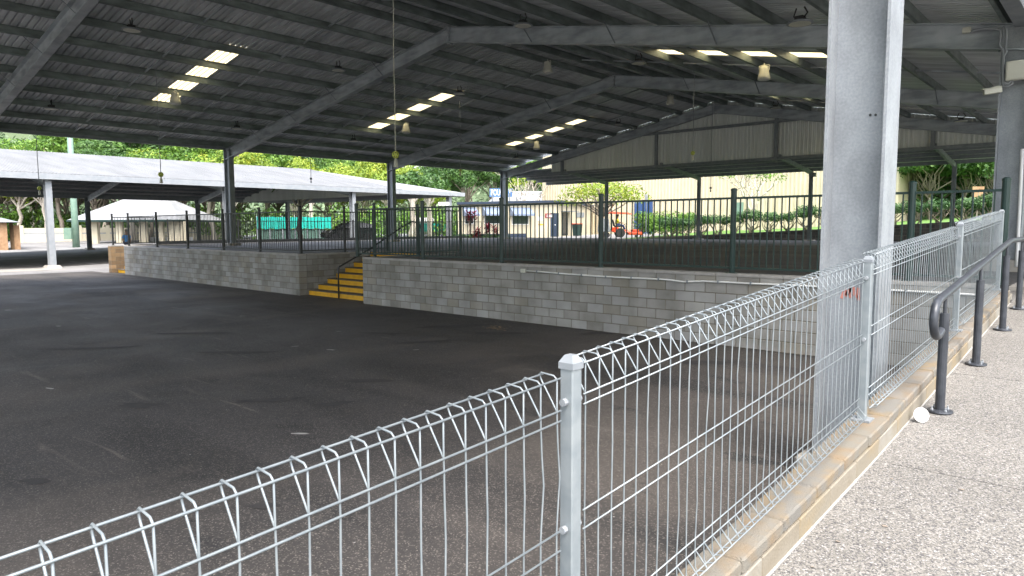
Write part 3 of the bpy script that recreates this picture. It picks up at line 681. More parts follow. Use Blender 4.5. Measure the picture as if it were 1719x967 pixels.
b = MB(); b.box((p.x - .08, YW - .075, p.z - .045), (p.x + .06, YW - .003, p.z + .045)); b.build('outlet_box', MT['offwhite'], t, bevel=.01, label='yellowed outlet box at the end of the conduit')

# ================================================================= ROLL-TOP MESH FENCE
fence_group = 'galvanised roll top mesh fence panels on the kerb'
PY = [-1.52, 1.69, 4.90, 8.11, 11.0]
ZT = [(-1.47, 1.690, 1.635, 1.860), (1.75, 1.889, 4.80, 2.085), (5.01, 2.119, 8.00, 2.281), (8.20, 2.325, 10.95, 2.470)]
fence = thing('mesh_fence', (XFN(5), 5, KZ(5)), 'silver galvanised roll top wire mesh fence with square posts on the kerb beside the ramp', 'fence')
for k, y in enumerate(PY):
    x = XFN(y); zt = {0: 1.76, 1: 1.917, 2: 2.108, 3: 2.333, 4: 2.50}[k]; kz = KZ(y); zt -= .02
    b = MB(); b.box((x - .0245, y - .0245, kz), (x + .0245, y + .0245, zt)); po = b.build('fence_post', MT['wire'], fence, bevel=.004)
    b = MB(); b.hexa([(x - .0275, y - .0275, zt), (x + .0275, y - .0275, zt), (x + .0275, y + .0275, zt), (x - .0275, y + .0275, zt), (x - .014, y - .014, zt + .022), (x + .014, y - .014, zt + .022), (x + .014, y + .014, zt + .022), (x - .014, y + .014, zt + .022)])
    b.hexa([(x - .0275, y - .0275, zt - .02), (x + .0275, y - .0275, zt - .02), (x + .0275, y + .0275, zt - .02), (x - .0275, y + .0275, zt - .02), (x - .0275, y - .0275, zt), (x + .0275, y - .0275, zt), (x + .0275, y + .0275, zt), (x - .0275, y + .0275, zt)])
    b.build('cap', MT['galv_dark'], po)
    b = MB(); b.box((x - .06, y - .06, kz), (x + .06, y + .06, kz + .012)); b.build('foot_plate', MT['galv'], po)
    for dz in (.12, .52):
        b = MB(); b.lathe((x - .0, y - .026, zt - dz), [(.012, 0), (.012, .018)], 8, (0, -1, 0)); b.build('bolt', MT['galv'], po); b = MB(); b.lathe((x, y + .026, zt - dz), [(.012, 0), (.012, .018)], 8, (0, 1, 0)); b.build('bolt', MT['galv'], po)
rnd = random.Random(11); WR = .0028
for (y0, z0, y1, z1) in ZT:
    b = MB(); n = int(round((y1 - y0) / .0775)); zf = lambda y: z0 + (z1 - z0) * (y - y0) / (y1 - y0)
    hor = [(0, -.004), (-.068, .0), (0, -.103), (0, -.135), (0, -.478), (0, -.54), (0, -.895), (0, -.945), (.055, -1.005), (.012, -1.03)]
    yy0, yy1 = y0, y1
    for dx, dz in hor:
        b.tube([(XFN(y0) + dx + .004, y0, z0 + dz), (XFN((y0 + y1) / 2) + dx + .004, (y0 + y1) / 2, zf((y0 + y1) / 2) + dz + rnd.uniform(-.004, .004)), (XFN(y1) + dx + .004, y1, z1 + dz)], WR + .0003, 6)
    for k in range(n + 1):
        y = y0 + .015 + (y1 - y0 - .03) * k / n; x = XFN(y); z = zf(y)
        bend = rnd.uniform(-.005, .005) if rnd.random() < .65 else rnd.uniform(-.018, .018)
        bend2 = rnd.uniform(-.0035, .0035) if rnd.random() < .8 else rnd.uniform(-.014, .014)
        pts = [(x, y, z - .103), (x - .058, y, z - .018), (x - .068, y, z + .002), (x - .060, y, z + .008), (x - .012, y, z + .004), (x, y, z - .006), (x, y, z - .103), (x + .001, y, z - .14),
               (x, y + bend * .4, z - .22), (x, y + bend, z - .31), (x, y + bend * .3, z - .42), (x, y, z - .478), (x, y, z - .54), (x, y + bend2 * .6, z - .66), (x, y + bend2, z - .74), (x, y, z - .895), (x, y, z - .945), (x + .05, y, z - 1.0), (x + .056, y, z - 1.012), (x + .05, y, z - 1.02), (x + .012, y, z - 1.032), (x + .003, y, z - 1.02), (x, y, z - .95)]
        b.tube(pts, WR, 6, False)
    b.build('mesh_panel', MT['wire'], fence, smooth=True)

# ================================================================= HANDRAIL ON THE RAMP
HX = -.985
hr = thing('ramp_handrail', (HX, 5.9, WZ(5.9)), 'charcoal tubular handrail with curled end on the ramp', 'handrail')
rl = lambda y: 1.775 + (y - 5.65) * .0935 if y < 9.4 else 2.126
pts = [(HX, 5.80, 1.545), (HX, 5.70, 1.515), (HX, 5.60, 1.53), (HX, 5.535, 1.60), (HX, 5.53, 1.68), (HX, 5.57, 1.745), (HX, 5.66, 1.778), (HX, 5.8, rl(5.8)), (HX, 9.25, rl(9.25)), (HX, 9.42, 2.124), (HX, 9.6, 2.128), (HX, 14.5, 2.13)]
b = MB(); 
def smoothpts(P, it=2):
    P = [Vector(p) for p in P]
    for _ in range(it):
        Q = [P[0]]
        for i in range(len(P) - 1): Q += [P[i].lerp(P[i + 1], .25), P[i].lerp(P[i + 1], .75)]
        Q.append(P[-1]); P = Q
    return P
b.tube(smoothpts(pts), .029, 12); b.build('rail', MT['char'], hr, smooth=True)
for y in (5.91, 7.5, 9.21, 10.62, 12.3):
    z = WZ(y); top = rl(y) - .14
    b = MB(); b.lathe((HX, y, z), [(.033, 0), (.033, top - z)], 14); po = b.build('post', MT['char'], hr)
    b = MB(); b.lathe((HX, y, top), [(.013, 0), (.013, rl(y) - top)], 8); b.build('pin', MT['char'], po)
    b = MB(); b.lathe((HX, y, z), [(.085, 0), (.088, .006), (.085, .016), (.036, .02)], 20); b.build('base_flange', MT['char'], po)
    b = MB()
    for k in range(4):
        a = math.pi / 4 + k * math.pi / 2; b.lathe((HX + .062 * math.cos(a), y + .062 * math.sin(a), z + .016), [(.011, 0), (.011, .012), (.006, .013), (.006, .03)], 6)
    b.build('anchor_bolts', MT['galv'], po)
# white lid leaning on the kerb
t = thing('plastic_lid', (-1.07, 5.62, WZ(5.62)), 'round white plastic lid leaning against the kerb by the handrail foot', 'lid')
b = MB(); ax = Vector((.6, -.75, .3)).normalized(); c_ = Vector((-1.045, 5.60, WZ(5.6) + .052))
b.lathe(c_ - ax * .006, [(.052, 0), (.054, .003), (.054, .008), (.050, .011), (.046, .0085), (.02, .0085)], 28, ax); b.build('disc', MT['white'], t, smooth=False)
# fallen leaf bits on the footpath and scraps in the yard
b = MB(); rnd = random.Random(5)
for k in range(16):
    x, y = rnd.uniform(-1.05, .2), rnd.uniform(2.5, 9); s = rnd.uniform(.006, .018); a = rnd.uniform(0, 6.3); z = WZ(y) + .004
    if k < 10: x = -1.085 + rnd.random() ** 2 * .25
    b.add([(x + s * math.cos(a + q), y + s * .6 * math.sin(a + q), z + .002 * (q % 2)) for q in (0, 1.2, 2.6, 3.7, 5)], [(0, 1, 2, 3, 4)])
o = b.build('leaf_litter', MT['bark']); tag(o, 'tiny brown leaf fragments scattered on the pebbled ramp', 'litter', kind='stuff')
b = MB()
def flake(x, y, s, a, e=.6, z=.009):
    k = rnd.randint(5, 7); b.add([(x + s * rnd.uniform(.6, 1) * math.cos(a) * math.cos(q * 6.283 / k) - s * e * math.sin(a) * math.sin(q * 6.283 / k), y + s * rnd.uniform(.6, 1) * math.sin(a) * math.cos(q * 6.283 / k) + s * e * math.cos(a) * math.sin(q * 6.283 / k), z) for q in range(k)], [tuple(range(k))])
for u, v in ((131, 484), (98, 548), (154, 561), (216, 498), (174, 490), (40, 533), (14, 521), (264, 506), (322, 516), (407, 531), (569, 557), (495, 582), (312, 606), (495, 635), (150, 664), (503, 729), (20, 641), (640, 650), (84, 653), (556, 588), (691, 523), (694, 546), (811, 564), (698, 588)):
    p = atz(u, v, 0); D = (p - EYE).dot(FW); big = rnd.random() < .5
    flake(p.x, p.y, rnd.uniform(.03, .15) if big else .03, rnd.uniform(.3, 1.2), rnd.uniform(.15, .35))
for k in range(170):
    D = rnd.uniform(2.5, 26); u = rnd.uniform(0, 1200); p = at(u, 0, D); flake(p.x, p.y, rnd.uniform(.004, .010) + D * .0006, rnd.uniform(0, 3))
o = b.build('yard_scraps', M('pale_scraps', (.34, .33, .32), (.22, .21, .20), .8, 0, 9)); tag(o, 'pale scuff flecks and scraps on the dark yard', 'litter', kind='stuff')
b = MB()
for k in range(60):
    p = atz(830 + rnd.gauss(0, 9), 551 + rnd.gauss(0, 1.6), 0); flake(p.x, p.y, rnd.uniform(.02, .06), rnd.uniform(0, 3), .4, .012)
o = b.build('spilt_straw', M('straw', (.30, .22, .13), (.22, .16, .10), .9)); tag(o, 'thin patch of spilt brown straw on the yard before the wall', 'litter', kind='stuff')

b = MB()
def blotch(u, v, a, e, rot, z):
    p = atz(u, v, 0); n = 22; ph = rnd.uniform(0, 9); vs = []
    for k in range(n):
        t = 6.2832 * k / n; q = 1 + .42 * noise.noise((math.cos(t) * 1.6 + ph, math.sin(t) * 1.6, ph)) + .22 * noise.noise((math.cos(t) * 5 + ph, math.sin(t) * 5, ph)); x_, y_ = a * q * math.cos(t), a * e * q * math.sin(t)
        vs.append((p.x + x_ * math.cos(rot) - y_ * math.sin(rot), p.y + x_ * math.sin(rot) + y_ * math.cos(rot), z))
    b.add(vs, [tuple(range(n))])
for i, (u, v, a, e) in enumerate(((62, 809, .16, .45), (236, 681, .28, .5), (455, 672, .45, .22), (555, 680, .22, .4), (575, 677, .16, .5), (505, 728, .12, .5), (440, 850, .12, .5), (645, 560, .6, .18), (760, 548, .9, .2), (400, 592, .8, .14), (840, 560, .6, .25), (620, 640, .4, .3), (150, 585, .9, .12), (330, 560, .9, .14), (700, 575, .5, .2), (1010, 560, .5, .3), (1190, 610, .4, .4))):
    blotch(u, v, a, e, .75 + rnd.uniform(-.3, .3), .0075 + .0002 * i)
o = b.build('yard_oil_stains', M('oil_stain', (.019, .0185, .020), (.036, .033, .032), .8, 0, 6, .3, 90, 8)); tag(o, 'dark oil and tar stains scattered on the asphalt yard', 'stain', kind='stuff')

b = MB(); ys_ = []; n = 150
for k in range(n + 1):
    x = -17.1 + 15.6 * k / n; wd = .035 + .05 * abs(noise.noise((x * 1.7, 0, 3))) + .03 * rnd.random(); b.v += [Vector((x, YW + .01, .012)), Vector((x, YW - wd, .012))]
for k in range(n): b.f.append((2 * k, 2 * k + 1, 2 * k + 3, 2 * k + 2)); b.m.append(0)
o = b.build('wall_base_dust', M('tan_dust', (.10, .088, .068), (.05, .045, .040), .95, 0, 5, fac=(.4, .6))); tag(o, 'thin line of tan dust and mortar crumbs along the foot of the long block wall', 'dust', kind='stuff')

# ================================================================= WHITE CANOPY ON THE LEFT
CXN, CXF, CXM = -46., -73., -59.5; CE = 5.2; CR = 7.65; CS = (CR - CE) / (CXN + .4 - CXM)
can = thing('white_roof_canopy', (CXM, 30, 0), 'long open canopy with white metal roof and grey columns across the left', 'canopy')
ch = lambda x: CR - CS * abs(x - CXM)
CY0, CYR, CY1 = -40, 42., 45.0
def roofpoly(b, poly): b.add(poly, [tuple(range(len(poly)))])
b = MB(); zt = .12
hx = lambda y: 0
y = CY0
# ribbed near and far slopes up to the hip start, then the hip
for sgn, xe in ((1, CXN + .4), (-1, CXF - .4)):
    ribbed(b, CY0, CYR - 4, CXM, xe, 0, lambda x: ch(x) + zt)
    roofpoly(b, [(CXM, CYR - 4, CR + zt), (xe, CYR - 4, CE + zt), (xe, CY1, CE + zt), (CXM, CYR - 4 + .01, CR + zt)] if False else [(CXM, CYR - 4, CR + zt), (xe, CYR - 4, ch(xe) + zt), (xe, CY1, ch(xe) + zt)])
roofpoly(b, [(CXM, CYR - 4, CR + zt), (CXN + .4, CY1, CE + zt), (CXF - .4, CY1, CE + zt)])
b.build('roof', MT['white_roof'], can)
b = MB(); b.box((CXN + .40, CY0, CE - .20), (CXN + .55, CY1, CE + .13)); b.box((CXF - .55, CY0, CE - .2), (CXF - .4, CY1, CE + .13)); b.box((CXF - .4, CY1 - .1, CE - .2), (CXN + .4, CY1 + .05, CE + .13)); b.build('gutter', MT['lightgrey'], can)
for k in range(9):
    for sgn in (-1, 1):
        x = CXM + sgn * (.4 + 1.55 * k); b = MB(); b.box((x - .03, CY0, ch(x) - .12), (x + .03, CY1 - .5 - (max(0, 13.5 - 1.5 * k)) * .4, ch(x) + .08)); b.build('purlin', MT['galv_dark'], can)
for y in (-18.8, -8.4, 2.0, 12.4, 22.8, 33.1, 43.5):
    for X in (CXN, CXF):
        zg = gh(X, y); zt_ = ch(X) - .15
        b = MB(); ibeam(b, (X, y, zg), (X, y, zt_), .42, .32, .02, .014, (1, 0, 0)); b.build('column', MT['lightgrey'] if X == CXN else MT['galv_dark'], can)
        b = MB(); b.hexa([(X - .5, y - .45, zg - .1), (X + .5, y - .45, zg - .1), (X + .5, y + .45, zg - .1), (X - .5, y + .45, zg - .1), (X - .34, y - .3, zg + .17), (X + .34, y - .3, zg + .17), (X + .34, y + .3, zg + .17), (X - .34, y + .3, zg + .17)]); b.build('footing', MT['pale_conc'], can)
    for X in (CXN, CXF):
        if y > 43: continue
        b = MB(); ibeam(b, (X, y, ch(X) - .38), (CXM, y, CR - .38), .45, .22, .02, .014, (0, 0, 1)); b.build('rafter', MT['raft'], can)
yg = 33.1 + 4.8
b = MB(); b.v = []
pts = []; x = CXF + .5
while x < CXN - .2:
    for dx, dy in ((0, 0), (.1, 0), (.13, .04), (.22, .04)): pts.append((x + dx, yg + dy))
    x += .28
for p in pts: b.v += [Vector((p[0], p[1], 5.0)), Vector((p[0], p[1], max(5.0, ch(p[0]) + .05)))]
for k in range(len(pts) - 1): b.f.append((2 * k, 2 * k + 2, 2 * k + 3, 2 * k + 1)); b.m.append(0)
b.build('gable_cladding', MT['cladin'], can)
LAMP = M('lamp_glow', (.9, .8, .55), None, .5); LAMP.node_tree.nodes['Principled BSDF'].inputs['Emission Color'].default_value = (1, .78, .42, 1); LAMP.node_tree.nodes['Principled BSDF'].inputs['Emission Strength'].default_value = .35
for y in (15, 25.3, 35.6):
    for x in ({15: -52.9, 25.3: -52.6, 35.6: -52.4}[y],):
        t = thing('canopy_lamp', (x, y, 5.5), 'flat cream lamp panel under the white canopy, %s' % {15: 'nearest', 25.3: 'middle', 35.6: 'farthest'}[y] + ' along the row', 'lamp', 'lamps under the canopy')
        b = MB(); b.box((x - .5, y - .35, ch(x) - .40), (x + .5, y + .35, ch(x) - .30)); b.build('panel', LAMP, t); b = MB(); b.tube([(x, y, ch(x) - .32), (x, y, ch(x) - .1)], .03, 6); b.build('bracket', MT['black'], t)
# white sign hanging at the canopy corner
p = at(745, 342, 55); b = MB(); dx = R2 * (9 * 55 / FPX); b.bar(p - dx, p + dx, .05, .26); o = b.build('small_sign', MT['white']); tag(o, 'small white sign at the right end of the white canopy', 'sign')

# ================================================================= BACKGROUND BUILDINGS
def frame2(A, B):
    A = Vector((A[0], A[1], 0)); B = Vector((B[0], B[1], 0)); d = (B - A).normalized(); n = Vector((d.y, -d.x, 0))
    if n.dot(EYE - A) < 0: n = -n
    return A, d, n, (B - A).length
def fbox(b, A, d, n, s0, s1, z0, z1, o0, o1):
    P = [A + d * s0 + n * o0, A + d * s1 + n * o0, A + d * s1 + n * o1, A + d * s0 + n * o1]
    b.hexa([(p.x, p.y, z0) for p in P] + [(p.x, p.y, z1) for p in P])
# --- big cream shed
t = thing('cream_shed', (-32, 62, 1), 'very large cream corrugated metal shed behind the hedges', 'shed')
b = MB(); x = -50.2; P = []
while x < -13.9:
    for dx, dy in ((0, 0), (.1, 0), (.13, -.05), (.24, -.05), (.27, 0)): P.append((x + dx, 62 + dy))
    x += .36
for p in P: b.v += [Vector((p[0], p[1], .5)), Vector((p[0], p[1], 11.5))]
for k in range(len(P) - 1): b.f.append((2 * k, 2 * k + 2, 2 * k + 3, 2 * k + 1)); b.m.append(0)
b.build('front_cladding', MT['cream'], t)
b = MB(); b.box((-50.2, 62.1, .5), (-13.9, 90, 11.4)); b.build('body', MT['cream'], t)
b = MB(); b.add([(-50.5, 61.6, 11.4), (-13.6, 61.6, 11.4), (-13.6, 76, 13.5), (-50.5, 76, 13.5)], [(0, 1, 2, 3)]); b.build('roof', MT['white_roof'], t)
A, d, n, L = frame2((-50.2, 61.95), (-13.9, 61.95))
u0, u1 = aty(1066, 340, 61.9).x, aty(1096, 340, 61.9).x
b = MB(); b.box((u0, 61.8, 1.2), (u1, 61.93, aty(1080, 337, 61.9).z)); b.build('roller_door', MT['blue'], t)
u0 = aty(1232, 340, 61.9); u1 = aty(1248, 360, 61.9)
b = MB(); b.box((u0.x, 61.8, u1.z), (u1.x, 61.93, u0.z)); b.build('meter_cabinet', MT['palegreen'], t)
# --- poultry office
Lc, Cc, Rc = at(769, 400, 60), at(934, 393, 66), at(992, 390, 73)
t = thing('poultry_office', (Lc.x, Lc.y, 1.2), 'low cream office building with awnings over dark windows and blue base band', 'building')
def zv(v, D, u=859): return at(u, v, D).z
A, d, n, L = frame2(Lc, Cc)
b = MB(); BK = Vector((Lc.x, Lc.y, 0)).normalized() * 8.5 + d * .6
P = [Vector(Lc), Vector(Cc), Vector(Rc), Vector(Rc) + BK, Vector(Lc) + BK]
zt = [4.25, 4.62, 4.35, 4.35, 4.25]
b.add([(p.x, p.y, .9) for p in P] + [(p.x, p.y, zt[i]) for i, p in enumerate(P)], [(0, 1, 6, 5), (1, 2, 7, 6), (2, 3, 8, 7), (3, 4, 9, 8), (4, 0, 5, 9)]); b.build('wall', MT['cream2'], t)
b = MB(); Q = [p + n * .35 - d * .3 if i < 1 else p + n * .35 + d * .3 if i < 2 else p + d * .4 if i < 4 else p - d * .3 for i, p in enumerate(P)]
b.add([(q.x, q.y, zt[i] - .10) for i, q in enumerate(Q)] + [(q.x, q.y, zt[i] + .10) for i, q in enumerate(Q)], [(4, 3, 2, 1, 0), (5, 6, 7, 8, 9), (0, 1, 6, 5), (1, 2, 7, 6), (2, 3, 8, 7), (3, 4, 9, 8), (4, 0, 5, 9)]); b.build('roof', MT['navy'], t)
b = MB(); b.add([(q.x, q.y, zt[i] + .104) for i, q in enumerate(Q)], [(0, 1, 2, 3, 4)]); b.build('roof_sheet', MT['white_roof'], t)
def su(u): # distance along front facade for pixel column
    r = ray(u, 380); M_ = Matrix(((r.x, -d.x), (r.y, -d.y))); sol = M_.inverted() @ Vector((A.x, A.y)); return sol[1]
b = MB(); fbox(b, A, d, n, 0, su(884), .9, 1.62, .0, .03); b.build('base_band', MT['navy'], t)
for (ua, ub, va, vb) in ((781, 794, 363, 375), (814, 838, 362, 375), (860, 886, 362, 376)):
    sa, sb = su(ua), su(ub); D = 62
    z1, z0 = zv(va, D), zv(vb, D)
    fr = MB(); fbox(fr, A, d, n, sa - .06, sb + .06, z0 - .06, z1 + .06, .0, .03); w_ = fr.build('window', MT['white'], t)
    g_ = MB(); fbox(g_, A, d, n, sa, sb, z0, z1, .032, .045); g_.build('pane', MT['glass'], w_)
    aw = MB(); e = .28
    a0 = A + d * (sa - e); a1 = A + d * (sb + e); zt1, zt0 = z1 + .75, z1 + .05
    aw.add([(*(a0 + n * .03).xy, zt1), (*(a1 + n * .03).xy, zt1), (*(a1 + n * .75).xy, zt0 + .1), (*(a0 + n * .75).xy, zt0 + .1), (*(a0 + n * .75).xy, zt0 - .05), (*(a1 + n * .75).xy, zt0 - .05), (*(a0 + n * .03).xy, zt0 - .05), (*(a1 + n * .03).xy, zt0 - .05)], [(0, 1, 2, 3), (3, 2, 5, 4), (0, 3, 4, 6), (1, 7, 5, 2)])
    aw.build('awning', M('awning_blue_grey', (.13, .17, .25), (.18, .22, .30), .5), t)
for (ua, ub, va, vb, mm, nm) in ((930, 940, 357, 392.5, 'navy', 'door'),):
    b = MB(); fbox(b, A, d, n, su(931) - .5, su(931) + .45, 1.3, zv(358, 66), .0, .05); dr = b.build('door', MT[mm], t)
    b = MB(); q = A + d * su(931) + n * .06; b.lathe((q.x, q.y, 2.4), [(.05, 0), (.05, .05)], 8, n); b.build('handle', MT['white'], dr)
b = MB(); fbox(b, A, d, n, su(915), su(929), zv(366, 65), zv(358.5, 65), .0, .05); sg = b.build('maroon_sign', MT['maroon'], t)
b = MB()
for k in (0, 1): fbox(b, A, d, n, su(917), su(927), zv(361.3 + 2.6 * k, 65) - .03, zv(361.3 + 2.6 * k, 65) + .03, .052, .06)
b.build('lettering', MT['white'], sg)
b = MB(); fbox(b, A, d, n, su(902), su(911), zv(370, 64), zv(364, 64), .0, .03); b.build('notice', MT['white'], t)
b = MB(); fbox(b, A, d, n, su(904), su(912), zv(378, 64), zv(376, 64), .0, .03); b.build('yellow_notice', MT['yellow'], t)
A2, d2, n2, L2 = frame2(Cc, Rc)
b = MB(); fbox(b, A2, d2, n2, L2 * .16, L2 * .30, 1.4, zv(358, 68), .0, .05); b.build('door', MT['glass'], t)
b = MB(); fbox(b, A2, d2, n2, L2 * .12, L2 * .36, zv(356, 68), zv(355, 68), .0, 1.0); b.build('door_canopy', MT['galv_dark'], t)
b = MB(); fbox(b, A2, d2, n2, L2 * .55, L2 * .78, zv(365, 70), zv(357, 70), .0, .05); b.build('side_window', MT['galv_dark'], t)
# pyramid-roofed pavilion behind, with the blue sign
P0 = at(800, 345, 92); 
t = thing('white_roofed_pavilion', (P0.x, P0.y, 1), 'white hipped metal roof of the hall behind the cream office', 'building')
c0, c1 = at(808, 346, 92), at(1010, 346, 92); dd = (c1 - c0).normalized(); nn = Vector((-dd.y, dd.x, 0)) 
if nn.dot(FW) < 0: nn = -nn
zb, zr_ = at(859, 347, 92).z, at(859, 329.5, 92).z + .9
q = [c0, c1, c1 + nn * 12, c0 + nn * 12]; r0, r1 = c0 + dd * 2.6 + nn * 5, c1 - dd * 2.6 + nn * 5
b = MB(); b.add([(p.x, p.y, zb) for p in q] + [(r0.x, r0.y, zr_), (r1.x, r1.y, zr_)], [(0, 1, 5, 4), (1, 2, 5), (2, 3, 4, 5), (3, 0, 4)]); b.build('roof', MT['white_roof'], t)
b = MB(); q2 = [c0 + dd * .4 + nn * .4, c1 - dd * .4 + nn * .4, c1 - dd * .4 + nn * 11, c0 + dd * .4 + nn * 11]; b.hexa([(p.x, p.y, .8) for p in q2] + [(p.x, p.y, zb - .02) for p in q2]); b.build('wall', MT['cream2'], t)
def text_mesh(s, size, mat, parent, origin, xdir, width=None, name='lettering', bold=.0):
    cu = bpy.data.curves.new('t', 'FONT'); cu.body = s; cu.size = size; cu.extrude = .01; cu.offset = bold; cu.align_x = 'CENTER'; cu.align_y = 'CENTER'
    ob = bpy.data.objects.new('t', cu); COL.objects.link(ob); bpy.context.view_layer.update()
    me = bpy.data.meshes.new_from_object(ob); bpy.data.objects.remove(ob)
    xs = [v.co.x for v in me.vertices]; sc = 1 if not width else width / (max(xs) - min(xs))
    zdir = Vector((0, 0, 1)); nrm = Vector(xdir).cross(zdir); off = wloc(parent)
    for v in me.vertices: v.co = Vector(origin) + Vector(xdir) * (v.co.x * sc) + zdir * v.co.y + nrm * v.co.z - off
    me.materials.append(mat); me.name = name
    o = bpy.data.objects.new(name, me); COL.objects.link(o); o.parent = parent; return o
DS = 80
sa, sb = at(822, 323.5, DS), at(860, 323.5, DS); cc = (sa + sb) / 2; xd = (sb - sa); xd.z = 0; xd.normalize(); hh = 14 * DS / FPX
t = thing('blue_sign', cc, 'blue roof sign reading POULTRY in white capitals', 'sign')
nf = xd.cross(Vector((0, 0, 1)))
b = MB(); fbox(b, Vector((cc.x, cc.y, 0)), xd, nf, -(sb - sa).length / 2, (sb - sa).length / 2, cc.z - hh / 2, cc.z + hh / 2, -.1, 0); b.build('board', M('sign_blue', (.05, .13, .30), (.06, .15, .33), .5), t)
text_mesh('POULTRY', .95, MT['white'], t, cc + nf * .01, xd, 2.35, bold=.02)
b = MB(); 
for s in (-1, 1): q = cc + xd * s * 1.0; b.bar((q.x, q.y, 3.5), (q.x, q.y, cc.z), .1, .1)
b.build('support', MT['galv_dark'], t)
sa, sb = at(862, 326, DS), at(911, 326, DS); cc = (sa + sb) / 2; hh = 6.5 * DS / FPX
t = thing('white_sign', cc, 'long white roof sign with dark capitals, partly hidden by the bare tree', 'sign')
b = MB(); fbox(b, Vector((cc.x, cc.y, 0)), xd, nf, -(sb - sa).length / 2, (sb - sa).length / 2, cc.z - hh / 2, cc.z + hh / 2, -.1, 0); b.build('board', MT['white'], t)
text_mesh('CES DOG  OLA  /DAY', .5, MT['galv_dark'], t, cc + nf * .01, xd, (sb - sa).length * .92)
b = MB()
for s in (-1, 1): q = cc + xd * s * 1.3; b.bar((q.x, q.y, 3.5), (q.x, q.y, cc.z - hh / 2), .1, .1)
b.build('support', MT['galv_dark'], t)
# --- gazebo with white hipped roof
DG = 80; g0, g1 = at(112, 369, DG), at(300, 369, DG); gd = (g1 - g0); gd.z = 0; GL = gd.length; gd.normalize(); gn = Vector((-gd.y, gd.x, 0))
if gn.dot(FW) < 0: gn = -gn
t = thing('white_roofed_shelter', (g0.x, g0.y, 0), 'square picnic shelter with white hipped roof and cream pillars behind the railing', 'shelter')
W_ = 13; q = [g0, g1, g1 + gn * W_, g0 + gn * W_]; zb = at(236, 369, DG).z; zr_ = at(236, 331, DG + 5).z
r0, r1 = g0 + gd * (GL * .28) + gn * W_ / 2, g0 + gd * (GL * .66) + gn * W_ / 2
b = MB(); b.add([(p.x, p.y, zb) for p in q] + [(r0.x, r0.y, zr_), (r1.x, r1.y, zr_)], [(0, 1, 5, 4), (1, 2, 5), (2, 3, 4, 5), (3, 0, 4)]); b.build('roof', MT['white_roof'], t)
b = MB()
for i in range(4):
    a_, c_ = q[i], q[(i + 1) % 4]; b.bar((a_.x, a_.y, zb - .1), (c_.x, c_.y, zb - .1), .15, .22)
b.build('gutter', MT['green'], t)
for s, w_ in ((.025, .5), (.19, .9), (.42, .7), (.64, .9), (.80, .5), (.94, 2.2)):
    p = g0 + gd * (GL * s) + gn * .9; b = MB(); fbox(b, Vector((p.x, p.y, 0)), gd, -gn, -w_ / 2, w_ / 2, -.1, zb - .15, -.4, 0); b.build('pillar', MT['cream2'], t)
p = g0 + gn * 6; b = MB(); fbox(b, Vector((p.x, p.y, 0)), gd, -gn, GL * .5, GL * .9, .2, 1.1, -.2, 0); b.build('bench_wall', MT['white'], t)
# --- brown brick kiosk at far left
DB = 69; k0, k1 = at(-90, 417, DB), at(14, 417, DB); k2 = at(44, 415, DB + 5)
t = thing('brick_kiosk', (k1.x, k1.y, 0), 'small brown brick building with grey hipped roof at the left edge', 'building')
kd = (k1 - k0); kd.z = 0; kd.normalize(); kn = Vector((k1.x, k1.y, 0)).normalized()
A_ = Vector((k0.x, k0.y, 0)); KL = (k1 - k0).length
zt_ = at(18, 373, DB).z
b = MB(); fbox(b, A_, kd, -kn, 0, KL, -.2, zt_, -6, 0); b.build('wall', MT['brick'], t)
b = MB(); fbox(b, A_, kd, -kn, KL + .25, KL + .65, -.2, zt_, -6, -1.0); b.build('side_wall', BRB[1], t)
b = MB(); fbox(b, A_, kd, -kn, KL + .65, KL + 1.25, -.2, zt_ - .3, -6, -.8); b.build('pier', MT['brick'], t)
q = [A_ - kd * .5 - kn * .6, A_ + kd * (KL + 1.3) - kn * .6, A_ + kd * (KL + 1.3) + kn * 7, A_ - kd * .5 + kn * 7]; r0, r1 = A_ + kd * 2.5 + kn * 3, A_ + kd * (KL - 2.6) + kn * 3
b = MB(); b.add([(p.x, p.y, zt_) for p in q] + [(r0.x, r0.y, zt_ + .95), (r1.x, r1.y, zt_ + .95)], [(0, 1, 5, 4), (1, 2, 5), (2, 3, 4, 5), (3, 0, 4), (3, 2, 1, 0)]); b.build('roof', MT['galv_dark'], t)
# --- cream panel fence with green base
DF = 96; f0, f1 = at(38, 415, DF - 4), at(372, 412, DF + 6); A_, fd, fn, FL = frame2(f0, f1)
t = thing('cream_boundary_wall', (A_.x, A_.y, 0), 'long cream panelled boundary wall with green base behind the shelter', 'wall')
b = MB(); fbox(b, A_, fd, fn, 0, FL, -.6, .25, -.2, .03); b.build('base_band', MT['palegreen'], t)
b = MB(); fbox(b, A_, fd, fn, 0, FL, .25, 1.45, -.15, 0); b.build('lower_panels', MT['cream2'], t)
b = MB(); fbox(b, A_, fd, fn, 0, FL, 1.60, 2.25, -.12, -.02); b.build('upper_panels', MT['cream2'], t)
b = MB(); fbox(b, A_, fd, fn, 0, FL, 1.45, 1.60, -.10, -.04); b.build('rail', MT['galv_dark'], t)
k = 0
while k * 3.3 < FL:
    b = MB(); fbox(b, A_, fd, fn, k * 3.3 - .22, k * 3.3 + .22, -.3, 2.6, -.2, .06); b.build('post', MT['cream2'], t); k += 1
